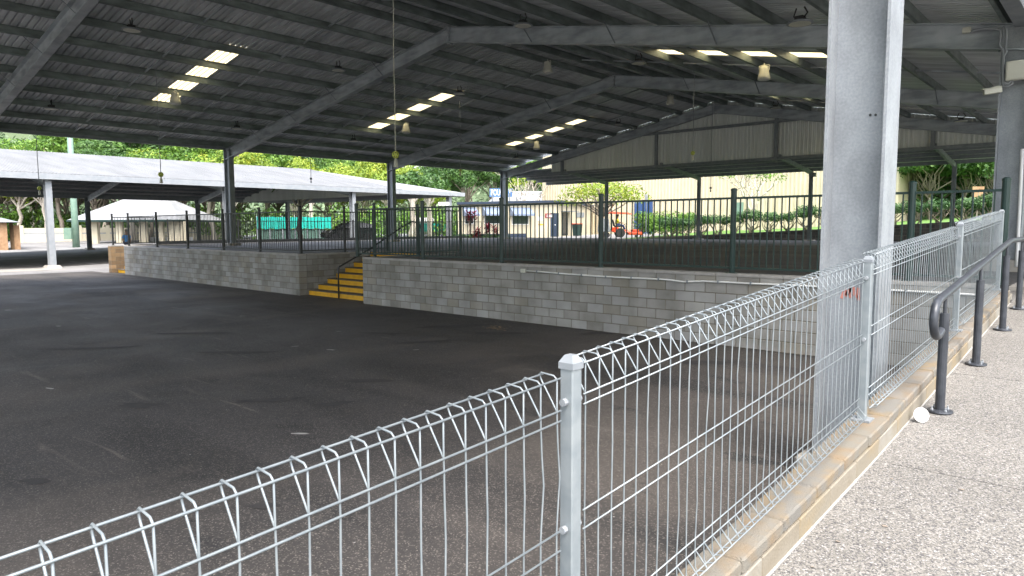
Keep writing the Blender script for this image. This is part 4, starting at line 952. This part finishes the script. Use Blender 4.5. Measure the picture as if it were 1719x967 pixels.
# --- teal shade cloth screen
DT = 84; t0, t1 = at(432, 395, DT), at(557, 395, DT + 4); A_, td, tn, TL = frame2(t0, t1)
t = thing('teal_screen', (A_.x, A_.y, 1), 'long bright teal shade cloth screen on a fence beyond the canopy', 'screen')
zt_, zb = at(495, 363.5, DT).z, at(495, 384, DT).z
b = MB(); N_ = 60
for k in range(N_ + 1):
    s = TL * k / N_; o_ = .05 * math.sin(k * 1.3) + .04 * noise.noise((k * .4, 0, 0)); p = A_ + td * s + tn * o_; b.v += [Vector((p.x, p.y, zb + .05 * math.sin(k * .7))), Vector((p.x, p.y, zt_ - .06 * abs(math.sin(k * .26))))]
for k in range(N_): b.f.append((2 * k, 2 * k + 2, 2 * k + 3, 2 * k + 1)); b.m.append(0)
b.build('cloth', MT['teal'], t)
b = MB(); fbox(b, A_, td, tn, 0, TL, .6, zb - .05, -.3, -.2); b.build('lower_screen', M('dark_green_mesh', (.04, .09, .07), (.06, .11, .09), .9), t)
for k in range(7): b = MB(); fbox(b, A_, td, tn, TL * k / 6 - .05, TL * k / 6 + .05, .6, zt_ + .1, -.2, -.08); b.build('post', MT['galv_dark'], t)
# second teal + white low objects right of canopy
t0, t1 = at(700, 376, 96), at(752, 374, 100); A_, td, tn, TL = frame2(t0, t1)
b = MB(); fbox(b, A_, td, tn, 0, TL, 1.6, 2.7, -.1, 0); o = b.build('teal_barrier', MT['teal']); tag(o, 'low teal barrier beyond the lawn right of the canopy', 'barrier')
b = MB(); fbox(b, A_, td, tn, TL * .1, TL * .62, 2.7, 3.5, -1.5, -.3); fbox(b, A_, td, tn, TL * .15, TL * .55, 1.2, 2.7, -1.5, -.3); o = b.build('parked_van', MT['white'], bevel=.2); tag(o, 'white van parked far off behind the teal barrier', 'van')

# ---- light green power pole with box
p = atz(127, 415, .0); p = at(128, 413, 72)
t = thing('power_pole', (p.x, p.y, 0), 'tall pale green round pole with a grey green cabinet at its foot', 'pole')
b = MB(); b.lathe((p.x, p.y, -.2), [(.34, 0), (.30, 4), (.25, 14)], 14); b.build('shaft', MT['palegreen'], t, smooth=True)
A_ = Vector((p.x, p.y, 0)); e = R2.copy(); e.z = 0; e.normalize(); ne = Vector((e.y, -e.x, 0))
b = MB(); fbox(b, A_, e, ne, -.85, -.1, at(0, 402, 72).z, at(0, 383, 72).z, .2, .6); b.build('cabinet', MT['palegreen'], t)

# ================================================================= TREES AND PLANTS
def limb(b, p, q, r0, r1, wob, rnd, n=5):
    p = Vector(p); q = Vector(q); L = (q - p).length; pts = []; rs = []
    for k in range(n + 1):
        f = k / n; o_ = Vector((rnd.uniform(-1, 1), rnd.uniform(-1, 1), rnd.uniform(-.5, .5))) * wob * L * (math.sin(f * math.pi)); pts.append(p.lerp(q, f) + o_); rs.append(r0 + (r1 - r0) * f)
    b.tube(pts, rs, 7); return pts
def leaves(b, c, r, n, s, rnd, flat=.75, shell=.35):
    c = Vector(c)
    for _ in range(n):
        v = Vector((rnd.gauss(0, 1), rnd.gauss(0, 1), rnd.gauss(0, 1))).normalized() * (r * (shell + (1 - shell) * rnd.random() ** .5)); v.z *= flat
        p = c + v; nn = (v.normalized() + Vector((rnd.uniform(-1, 1), rnd.uniform(-1, 1), rnd.uniform(-.4, 1.2)))).normalized()
        x = nn.orthogonal().normalized(); a = rnd.uniform(0, 6.28); x2 = x * math.cos(a) + nn.cross(x) * math.sin(a); y2 = nn.cross(x2); e = s * rnd.uniform(.5, 1.3)
        b.add([p - x2 * e, p - y2 * e * .45, p + x2 * e, p + y2 * e * .45], [(0, 1, 2, 3)])
def make_tree(name, loc, H, Rc, leaf, label, seed, group=None, trunk=.3, nclump=26, per=170, ls=.28, bark='bark', cat='tree', flat=.7, low=.35):
    rnd = random.Random(seed); t = thing(name, (0, 0, 0), label, cat, group)
    tb = MB(); cb = MB(); z0 = -.6
    top = Vector((rnd.uniform(-.1, .1) * Rc, rnd.uniform(-.1, .1) * Rc, H * low)); limb(tb, (0, 0, z0), top, trunk, trunk * .7, .05, rnd)
    for k in range(nclump):
        a = k * 2.4 + rnd.uniform(-.4, .4); f = math.sqrt((k + .5) / nclump); rr_ = Rc * f * .82
        zc = H * (low + .12) + (H * (1 - low - .2)) * (1 - f * f * .75) * rnd.uniform(.55, 1.05)
        c = Vector((rr_ * math.cos(a), rr_ * math.sin(a), zc)); 
        if k % 2 == 0: limb(tb, top if k % 4 else top * .8, c, trunk * .42, .04, .09, rnd, 4)
        leaves(cb, c, Rc * rnd.uniform(.24, .40), per, ls, rnd, flat)
    tb.build('trunk', MT[bark], t, smooth=True); cb.build('crown', LEAF[leaf], t)
    t.location = loc; return t
protos = [make_tree('forest_tree', (0, 0, 0), 15, 5.5, 'mid', 'leafy green tree in the wood behind the white canopy', 1, 'trees in the wood behind the canopy', ls=.21, per=520),
          make_tree('forest_tree', (0, 0, 0), 17, 5.0, 'dark', 'darker green tree in the wood behind the white canopy', 2, 'dark trees in the wood behind the canopy', ls=.21, per=520),
          make_tree('forest_tree', (0, 0, 0), 13, 6.0, 'lime', 'bright yellow green tree in the wood behind the white canopy', 3, 'yellow green trees in the wood behind the canopy', ls=.21, per=520, bark='palebark'),
          make_tree('forest_tree', (0, 0, 0), 16, 5.2, 'mid', 'leafy green tree in the wood behind the white canopy', 4, 'trees in the wood behind the canopy', ls=.23, per=460, bark='palebark', low=.45)]
rnd = random.Random(21); used = set()
spots = []
for D, u0, u1, st in ((98, -110, 420, 46), (104, -60, 520, 50), (114, -90, 740, 50), (128, -60, 900, 56)):
    u = u0
    while u < u1: spots.append((u + rnd.uniform(-12, 12), D + rnd.uniform(-4, 4))); u += st
for i, (u, D) in enumerate(spots):
    k = rnd.choices((0, 1, 2, 3), weights=(3, 2, 2.2, 2))[0] if not (480 < u < 770 and D < 122) else 2
    p = at(u, 400, D); o = protos[k] if k not in used else copy_tree(protos[k]); used.add(k)
    o.location = (p.x, p.y, rnd.uniform(-.5, 1.5)); s = rnd.uniform(.85, 1.15); o.scale = (s * rnd.uniform(.9, 1.2), s * rnd.uniform(.9, 1.2), s); o.rotation_euler.z = rnd.uniform(0, 6.28)
# far wooded hillside: one mass of crowns
b = MB(); rnd = random.Random(9)
for k in range(1500):
    ang = rnd.uniform(-.15, 1.75); D = rnd.uniform(165, 330); x, y = -D * math.sin(ang), D * math.cos(ang); z = hillz(x, y)
    leaves(b, (x, y, z + 3), rnd.uniform(3, 5.5), 60, .85, rnd, .8)
o = b.build('hillside_forest', LEAF['hill']); tag(o, 'dense forest covering the far hillside', 'forest', kind='stuff')
# undergrowth along the boundary wall
b = MB()
for k in range(150):
    p = at(rnd.uniform(-40, 800), 400, rnd.uniform(98, 112)); leaves(b, (p.x, p.y, 1.6 + rnd.uniform(-.5, 3.0)), rnd.uniform(1.2, 2.2), 90, .3, rnd, .8)
o = b.build('undergrowth', LEAF['mid']); tag(o, 'dark green undergrowth behind the cream boundary wall', 'bushes', kind='stuff')
# right-hand wood beyond the cream shed
rt = [make_tree('gum_tree', (0, 0, 0), 9.5, 3.6, 'dark', 'pale trunked tree in the dark wood right of the cream shed', 31, 'trees right of the cream shed', trunk=.12, ls=.17, per=420, bark='bark', low=.3, nclump=36)]
for i, (u, D) in enumerate(((1520, 58), (1540, 66), (1560, 56), (1585, 62), (1610, 57), (1632, 66), (1655, 55), (1680, 60), (1720, 58), (1600, 74), (1550, 78), (1650, 78), (1700, 74), (1525, 84), (1760, 64))):
    p = at(u, 395, D); o = rt[0] if i == 0 else copy_tree(rt[0]); o.location = (p.x, p.y, 2.2); s = rnd.uniform(.9, 1.3); o.scale = (s, s, s); o.rotation_euler.z = rnd.uniform(0, 6.28)
b = MB()
for k in range(110):
    p = at(rnd.uniform(1512, 1800), 400, rnd.uniform(58, 72)); leaves(b, (p.x, p.y, 3.2 + rnd.uniform(-.5, 3.4)), rnd.uniform(.9, 1.8), 110, .2, rnd, .8)
o = b.build('wood_undergrowth', LEAF['hedge']); tag(o, 'thick shrub layer under the trees right of the cream shed', 'bushes', kind='stuff')
# hedge shrubs on the bank
hp = None; hgrp = 'clipped shrubs in the hedge row on the grass bank'
def shrub(seed, H=1.5, Rr=.95):
    rnd = random.Random(seed); t = thing('hedge_shrub', (0, 0, 0), 'clipped leafy shrub with bare stems in the hedge on the grass bank', 'shrub', hgrp)
    tb = MB(); cb = MB()
    for k in range(7):
        a = k * .9; limb(tb, (0, 0, -.1), (Rr * .65 * math.cos(a), Rr * .65 * math.sin(a), H * .62), .05, .02, .15, rnd, 4)
    for k in range(12):
        a = rnd.uniform(0, 6.28); r_ = Rr * rnd.uniform(.1, .75); leaves(cb, (r_ * math.cos(a), r_ * math.sin(a), H * rnd.uniform(.62, .85)), .36, 75, .085, rnd, .7)
    tb.build('stems', MT['bark'], t); cb.build('foliage', LEAF['hedge'], t); return t
hs = [shrub(41), shrub(42), shrub(43)]; usedh = set(); rnd = random.Random(6)
x = -25.0; i = 0
while x < 2:
    k = i % 3; o = hs[k] if k not in usedh else copy_tree(hs[k]); usedh.add(k)
    o.location = (x, 45.6 + .12 * math.sin(x), bankz(x) + .02); s = rnd.uniform(.9, 1.1); o.scale = (s, s, s * rnd.uniform(.9, 1.08)); o.rotation_euler.z = rnd.uniform(0, 6); x += rnd.uniform(1.05, 1.35); i += 1
# rounder second hedge behind on the left
b = MB()
t = thing('rounded_hedge', (-24, 50, 1.5), 'broad clipped olive green hedge behind the row of shrubs', 'hedge')
for k in range(90):
    p = at(rnd.uniform(1072, 1165), 372, rnd.uniform(53, 56)); leaves(b, (p.x, p.y, rnd.uniform(2.0, 3.1)), .55, 80, .10, rnd, .8)
b.build('foliage', LEAF['mid'], t)
for k in range(5):
    p = at(1075 + k * 20, 372, 54); b = MB(); b.tube([(p.x, p.y, 1.3), (p.x + .2, p.y, 2.2)], .08, 6); b.build('stem', MT['bark'], t)
# leafy tree behind the mower
make_tree('leafy_tree', at(1012, 390, 55).xy.to_3d() + Vector((0, 0, 1.4)), 4.9, 3.6, 'lime', 'spreading light green tree behind the mower in front of the cream shed', 51, None, trunk=.17, ls=.12, per=90, nclump=30, low=.4, flat=.5)
# bare branched frangipani and bare tree in front of the sign
def bare(name, loc, H, Rr, label, seed, leaf=None, split=5, mat='palebark', r=.14):
    rnd = random.Random(seed); t = thing(name, (0, 0, 0), label, 'tree'); tb = MB(); cb = MB()
    def rec(p, dirv, L, r_, dep):
        q = p + dirv * L; limb(tb, p, q, r_, r_ * .75, .07, rnd, 4)
        if dep == 0:
            if leaf: leaves(cb, q, .28, 14, .10, rnd)
            return
        m_ = 2 if dep < split - 1 else 3; a0 = rnd.uniform(0, 6.28)
        for k in range(m_):
            a = a0 + k * 6.283 / m_ + rnd.uniform(-.4, .4); nd = (dirv + Vector((math.cos(a), math.sin(a), .25)) * rnd.uniform(.45, .75)).normalized(); rec(q, nd, L * rnd.uniform(.68, .9), r_ * .68, dep - 1)
    rec(Vector((0, 0, -.2)), Vector((0, 0, 1)), H * .27, r, split)
    tb.build('branches', MT[mat], t, smooth=True)
    if leaf: cb.build('leaf_tufts', LEAF[leaf], t)
    t.location = loc; return t
p = at(1262, 388, 54); bare('frangipani_tree', (p.x, p.y, bankz(p.x) + .3), 5.6, 3, 'nearly leafless pale branched frangipani tree against the cream shed wall', 61, 'mid', 5, r=.16)
p = at(884, 395, 78); bare('bare_tree', (p.x, p.y, 1.4), 7.5, 3, 'thin bare branched tree in front of the white roof sign', 62, 'lime', 5, r=.13)
# trees beyond the canopy end, with visible trunks
for u, D, H, sd_ in ((505, 74, 7.5, 71), (525, 88, 9, 72)):
    p = at(u, 395, D); make_tree('pale_trunk_tree', (p.x, p.y, .9), H, 3.2, 'mid', 'pale trunked tree %s the teal screen' % ('in front of' if D < 80 else 'rising behind'), sd_, None, trunk=.28, ls=.26, per=120, nclump=18, bark='palebark', low=.55)
for u, D, lab in ((693, 84, 'left of two trunks on the lawn right of the canopy column'), (722, 90, 'right hand tree on the lawn beyond the platform railing')):
    p = at(u, 395, D); make_tree('lawn_tree', (p.x, p.y, 1.1), 8, 3.0, 'dark', 'tall tree, ' + lab, int(u), None, trunk=.4, ls=.26, per=120, nclump=16, bark='palebark', low=.6)
# red cordyline plants in the office bed
def cordy(u, v, D, H, label, sd_):
    rnd = random.Random(sd_); p = at(u, v, D); t = thing('red_cordyline', (p.x, p.y, 1.2), label, 'plant', None); tb = MB(); cb = MB()
    for k in range(5):
        q = Vector((p.x + rnd.uniform(-.35, .35), p.y + rnd.uniform(-.3, .3), 1.2 + H * rnd.uniform(.45, .9))); limb(tb, (p.x, p.y, 1.1), q, .04, .03, .05, rnd, 3)
        for j in range(46):
            a = rnd.uniform(0, 6.28); up = rnd.uniform(-.2, 1.1); dv_ = Vector((math.cos(a), math.sin(a), up)).normalized(); sd2 = dv_.cross(Vector((0, 0, 1))).normalized() * .05; L_ = rnd.uniform(.3, .5); c = q + Vector((0, 0, rnd.uniform(-.5, .15)))
            cb.add([c, c + dv_ * L_ * .5 + sd2, c + dv_ * L_, c + dv_ * L_ * .5 - sd2], [(0, 1, 2, 3)])
    tb.build('stem', MT['bark'], t); cb.build('leaves', LEAF['red'], t)
cordy(790, 400, 55, 2.3, 'tall dark red cordyline plant in the office garden bed', 1); cordy(824, 400, 55, 1.6, 'shorter dark red cordyline right of the tall one', 2); cordy(803, 401, 54.5, .9, 'lowest dark red cordyline between the other two', 3)
t = thing('garden_bed', at(800, 402, 55), 'narrow planted garden bed with pale kerb in front of the cream office', 'garden bed')
p0, p1 = at(762, 401, 55), at(852, 401, 55); b = MB(); b.bar((p0.x, p0.y, 1.28), (p1.x, p1.y, 1.28), .9, .12); b.build('kerb', MT['brick'], t)
b = MB()
for k in range(40): q = p0.lerp(p1, rnd.random()); leaves(b, (q.x, q.y, 1.5), .25, 30, .09, rnd)
b.build('ground_cover', LEAF['hedge'], t)

# ================================================================= PEOPLE AND VEHICLES
def skinfig(name, V, E, rad, mat, parent, sub=2, root=0):
    me = bpy.data.meshes.new(name); me.from_pydata([tuple(v) for v in V], E, []); me.update(); me.materials.append(mat)
    o = bpy.data.objects.new(name, me); COL.objects.link(o); o.parent = parent
    me.attributes.get('x')
    o.modifiers.new('skin', 'SKIN'); sv = me.skin_vertices
    if not sv:
        bm = bmesh.new(); bm.from_mesh(me); bm.verts.layers.skin.verify(); bm.to_mesh(me); bm.free(); sv = me.skin_vertices
    for i, r_ in enumerate(rad):
        sv[0].data[i].radius = (r_, r_) if not isinstance(r_, tuple) else r_; sv[0].data[i].use_root = (i == root)
    s_ = o.modifiers.new('sub', 'SUBSURF'); s_.levels = sub; s_.render_levels = sub
    for p_ in me.polygons: p_.use_smooth = True
    o.modifiers['skin'].use_smooth_shade = True
    return o
# man in blue shirt walking away, seen from behind
k = 1.1; pp = at(213, 410, 53); zg = gh(pp.x, pp.y)
t = thing('person', (pp.x, pp.y, .12), 'man in a bright blue shirt and dark shorts walking away beyond the platform', 'person', rz=R(41))
V = [(0, 0, .95), (0, 0, 1.15), (0, .0, 1.38), (0, .0, 1.5), (0, 0, 1.62), (0, .02, 1.72), (-.1, .0, .9), (-.11, .05, .5), (-.11, -.02, .08), (-.11, .12, .03), (.1, 0, .9), (.11, -.06, .5), (.12, -.16, .1), (.12, -.02, .05), (-.2, 0, 1.42), (-.27, -.02, 1.15), (-.28, .1, .92), (-.28, .14, .84), (.2, 0, 1.42), (.27, -.05, 1.15), (.28, -.02, .9), (.28, 0, .82)]
E = [(0, 1), (1, 2), (2, 3), (3, 4), (4, 5), (0, 6), (6, 7), (7, 8), (8, 9), (0, 10), (10, 11), (11, 12), (12, 13), (2, 14), (14, 15), (15, 16), (16, 17), (2, 18), (18, 19), (19, 20), (20, 21)]
rad = [.14, .13, .15, .06, .10, .085, .09, .065, .045, .04, .09, .065, .045, .04, .065, .05, .035, .035, .065, .05, .035, .035]
V = [(x * k, y * k, z * k) for x, y, z in V]; rad = [r_ * k for r_ in rad]
skinfig('body', V, E, rad, MT['skin'], t)
skinfig('shirt', [V[i] for i in (0, 1, 2)] + [V[14], tuple(Vector(V[14]).lerp(Vector(V[15]), .8)), V[18], tuple(Vector(V[18]).lerp(Vector(V[19]), .8))], [(0, 1), (1, 2), (2, 3), (3, 4), (2, 5), (5, 6)], [.19, .19, .21, .09, .085, .09, .085], MT['blueshirt'], t)
skinfig('shorts', [V[0], V[6], tuple(Vector(V[6]).lerp(Vector(V[7]), .7)), V[10], tuple(Vector(V[10]).lerp(Vector(V[11]), .7))], [(0, 1), (1, 2), (0, 3), (3, 4)], [.17, .12, .11, .12, .11], MT['denim'], t)
b = MB(); b.lathe((0, .0, 1.70 * k), [(.10, 0), (.115, .05), (.10, .14), (.05, .19)], 12); b.build('hair', MT['bark'], t, smooth=True)

# ride-on mower with driver and orange sunshade
md = 54; mp = at(1043, 398, md); MR = R2.copy(); MR.z = 0; MR.normalize(); ang = math.atan2(MR.y, MR.x)
zg = at(1048, 398.5, md).z
mw = thing('ride_on_mower', (mp.x, mp.y, zg), 'red ride on mower with orange sunshade and grey catcher behind it', 'mower', rz=ang)
# local: +x to the right in view (front), y away
def loc_mb(): return MB()
b = MB(); b.hexa([(-.75, -.35, .45), (.75, -.4, .42), (.75, .4, .42), (-.75, .35, .45), (-.75, -.32, .75), (.65, -.3, .62), (.65, .3, .62), (-.75, .32, .75)]); b.box((-.95, -.3, .5), (-.3, .3, .92)); b.build('chassis', MT['red'], mw, bevel=.05)
b = MB(); b.box((.55, -.75, .22), (1.75, .75, .5)); b.box((.9, -.5, .5), (1.5, .5, .72)); b.build('cutting_deck', MT['orange'], mw, bevel=.06)
for x, y, r_, w_ in ((-.15, -.55, .42, .28), (-.15, .3, .42, .28), (-1.3, -.45, .22, .15), (-1.3, .35, .22, .15), (1.2, -.82, .14, .1)):
    b = MB(); b.lathe((x, y, r_), [(r_ * .9, 0), (r_, .03), (r_, w_ - .03), (r_ * .9, w_)], 22, (0, 1, 0)); wh = b.build('wheel', MT['rubber'], mw)
    b = MB(); b.lathe((x, y - .012, r_), [(r_ * .6, -.03), (r_ * .6, w_ + .054)], 16, (0, 1, 0)); b.build('rim', MT['tan'], wh)
b = MB(); b.box((-.62, -.28, .9), (-.12, .28, 1.04)); b.hexa([(-.72, -.27, 1.0), (-.58, -.27, 1.0), (-.58, .27, 1.0), (-.72, .27, 1.0), (-.86, -.24, 1.62), (-.76, -.24, 1.62), (-.76, .24, 1.62), (-.86, .24, 1.62)]); b.build('seat', MT['black'], mw, bevel=.04)
b = MB(); 
for y in (-.33, .33): b.tube([(-.9, y, .7), (-.92, y, 2.2)], .03, 6); 
b.build('roll_bar', MT['black'], mw)
b = MB(); n0 = len(b.v); b.hexa([(-1.15, -.65, 2.13), (.95, -.65, 2.05), (.95, .65, 2.05), (-1.15, .65, 2.13), (-1.0, -.45, 2.30), (.6, -.45, 2.22), (.6, .45, 2.22), (-1.0, .45, 2.30)]); b.build('sunshade', MT['orange'], mw, bevel=.03)
b = MB(); b.tube([(.55, 0, .6), (.3, 0, 1.15)], .025, 6); b.lathe((.28, 0, 1.15), [(.19, 0), (.19, .03)], 14, (-.5, 0, .85)); b.build('steering_wheel', MT['black'], mw)
b = MB(); b.hexa([(-2.1, -.55, .45), (-1.05, -.5, .5), (-1.05, .5, .5), (-2.1, .55, .45), (-2.0, -.5, 1.75), (-1.2, -.45, 1.65), (-1.2, .45, 1.65), (-2.0, .5, 1.75)]); b.build('grass_catcher', MT['galv_dark'], mw, bevel=.06)
dr = thing('person', (mp.x, mp.y, zg), 'mower driver in a yellow work shirt, navy trousers and dark hat', 'person', rz=ang)
V = [(-.38, 0, 1.12), (-.42, 0, 1.35), (-.40, 0, 1.6), (-.38, 0, 1.72), (-.36, 0, 1.84), (-.34, 0, 1.94), (-.3, -.13, 1.1), (.12, -.16, 1.08), (.32, -.16, .72), (.45, -.16, .68), (-.3, .13, 1.1), (.12, .16, 1.08), (.32, .16, .72), (.45, .16, .68), (-.4, -.21, 1.6), (-.22, -.26, 1.36), (.08, -.16, 1.28), (.18, -.14, 1.28), (-.4, .21, 1.6), (-.22, .26, 1.36), (.08, .16, 1.28), (.18, .14, 1.28)]
rad = [.15, .14, .15, .06, .10, .085, .1, .075, .05, .045, .1, .075, .05, .045, .07, .055, .04, .04, .07, .055, .04, .04]
skinfig('body', V, E, rad, MT['skin'], dr)
skinfig('shirt', [V[i] for i in (0, 1, 2)] + [V[14], tuple(Vector(V[14]).lerp(Vector(V[15]), .8)), V[18], tuple(Vector(V[18]).lerp(Vector(V[19]), .8))], [(0, 1), (1, 2), (2, 3), (3, 4), (2, 5), (5, 6)], [.185, .18, .19, .09, .085, .09, .085], MT['yshirt'], dr)
skinfig('trousers', [V[0], V[6], V[7], V[8], V[10], V[11], V[12]], [(0, 1), (1, 2), (2, 3), (0, 4), (4, 5), (5, 6)], [.17, .125, .095, .075, .125, .095, .075], MT['denim'], dr)
b = MB(); b.lathe((-.34, 0, 1.93), [(.20, 0), (.20, .015), (.115, .03), (.105, .11), (.06, .14)], 16); b.build('hat', MT['black'], dr)
mw.scale = (.86,) * 3; dr.scale = (.86,) * 3
# orange bin-like crates beside the mower and wheelie bins by the office
p = at(969, 386, 64); 
b = MB(); q = Vector((p.x, p.y, 1.45)); t = thing('wheelie_bin', q, 'dark green wheelie bin with red lid against the office side wall', 'bin')
b.hexa([(q.x - .28, q.y - .3, 1.4), (q.x + .28, q.y - .3, 1.4), (q.x + .28, q.y + .3, 1.4), (q.x - .28, q.y + .3, 1.4), (q.x - .34, q.y - .38, 2.45), (q.x + .34, q.y - .38, 2.45), (q.x + .34, q.y + .38, 2.45), (q.x - .34, q.y + .38, 2.45)]); b.build('body', MT['green'], t, bevel=.03)
b = MB(); b.box((q.x - .36, q.y - .42, 2.45), (q.x + .36, q.y + .40, 2.53)); b.build('lid', MT['red'], t, bevel=.03)
# dark hatchback under the canopy
cd = 58; c0 = at(541, 404, cd); c1 = at(628, 404, cd + 2); cdv = (c1 - c0); cdv.z = 0; cL = cdv.length; ang = math.atan2(cdv.y, cdv.x); cm = (c0 + c1) / 2
zg = gh(cm.x, cm.y) + .01
car = thing('parked_car', (cm.x, cm.y, zg), 'glossy black hatchback parked under the white canopy', 'car', rz=ang)
def section(b, prof, w0):
    n = len(prof); 
    for y in (-1, 1):
        for (x, z, w_) in prof: b.v.append(Vector((x * cL / 2, y * w_, z)))
    b.f += [tuple(range(n))[::-1], tuple(range(n, 2 * n))] + [(i, (i + 1) % n, (i + 1) % n + n, i + n) for i in range(n)]; b.m += [0] * (n + 2)
b = MB(); section(b, [(-.98, .35, .8), (-1.0, .7, .82), (-.9, .95, .86), (-.52, 1.12, .92), (0, 1.16, .94), (.6, 1.18, .93), (.95, 1.14, .88), (1.0, .75, .86), (.97, .35, .85), (0, .28, .92)], 0); b.build('body', MT['carpaint'], car, bevel=.05)
b = MB(); section(b, [(-.50, 1.13, .86), (-.22, 1.58, .70), (.05, 1.66, .68), (.55, 1.64, .68), (.86, 1.45, .72), (.94, 1.15, .84)], 0); b.build('cabin', MT['carpaint'], car, bevel=.04)
for y in (-1, 1):
    b = MB(); b.add([(x * cL / 2, y * w_, z) for x, z, w_ in ((-.42, 1.18, .875), (-.20, 1.52, .755), (.06, 1.57, .74), (.06, 1.18, .885))], [(0, 1, 2, 3)]); b.add([(x * cL / 2, y * w_, z) for x, z, w_ in ((.10, 1.18, .885), (.10, 1.57, .74), (.52, 1.56, .74), (.76, 1.4, .80), (.78, 1.18, .875))], [(0, 1, 2, 3, 4)]); b.build('side_glass', MT['glass'], car)
    for x in (-.62, .62):
        b = MB(); b.lathe((x * cL / 2, y * .80 - .1, .34), [(.30, 0), (.34, .03), (.34, .17), (.30, .2)], 20, (0, 1, 0)); wh = b.build('wheel', MT['rubber'], car)
        b = MB(); b.lathe((x * cL / 2, y * .80 - .11, .34), [(.2, 0), (.2, .22)], 12, (0, 1, 0)); b.build('rim', MT['galv'], wh)
    b = MB(); b.hexa([(-.97 * cL / 2, y * .5, .78), (-.80 * cL / 2, y * .87, .80), (-.80 * cL / 2, y * .88, .84), (-.97 * cL / 2, y * .5, .84), (-.95 * cL / 2, y * .5, .93), (-.72 * cL / 2, y * .9, .96), (-.72 * cL / 2, y * .9, .98), (-.94 * cL / 2, y * .5, .96)]); b.build('headlight', MT['white'], car)
    b = MB(); b.box((-.36 * cL / 2 - .1, y * .98 - .08, 1.14), (-.36 * cL / 2 + .08, y * .98 + .08, 1.27)); b.build('wing_mirror', MT['carpaint'], car, bevel=.03)
# brown notice board by the right wood and a thin sign post on the bank
p = at(1642, 322, 50); b = MB(); t = thing('notice_board', (p.x, p.y, 2), 'weathered brown notice board standing by the wood near the right column', 'sign')
b = MB(); b.bar(p - MR * .42, p + MR * .42, .05, .75); b.build('board', MT['brick'], t); b = MB(); b.bar((p.x, p.y, 1.5), (p.x, p.y, p.z), .08, .08); b.build('post', MT['bark'], t)
p = at(1085, 331, 50); t = thing('sign_post', (p.x, p.y, 1.5), 'small grey sign plate on a thin post before the blue roller door', 'sign')
b = MB(); b.bar(p - MR * .1, p + MR * .1, .04, .42); b.build('plate', MT['galv'], t); b = MB(); b.bar((p.x, p.y, 1.4), (p.x, p.y, p.z), .05, .05); b.build('post', MT['galv_dark'], t)
# small wall lamp on the right lean-to column
p = at(1364, 293, 37); b = MB(); b.box((p.x - .15, p.y - .15, p.z - .12), (p.x + .15, p.y + .15, p.z + .1)); o = b.build('column_lamp', MT['galv_dark'], bevel=.02); tag(o, 'small dark floodlight at the head of the right lean-to column', 'lamp')
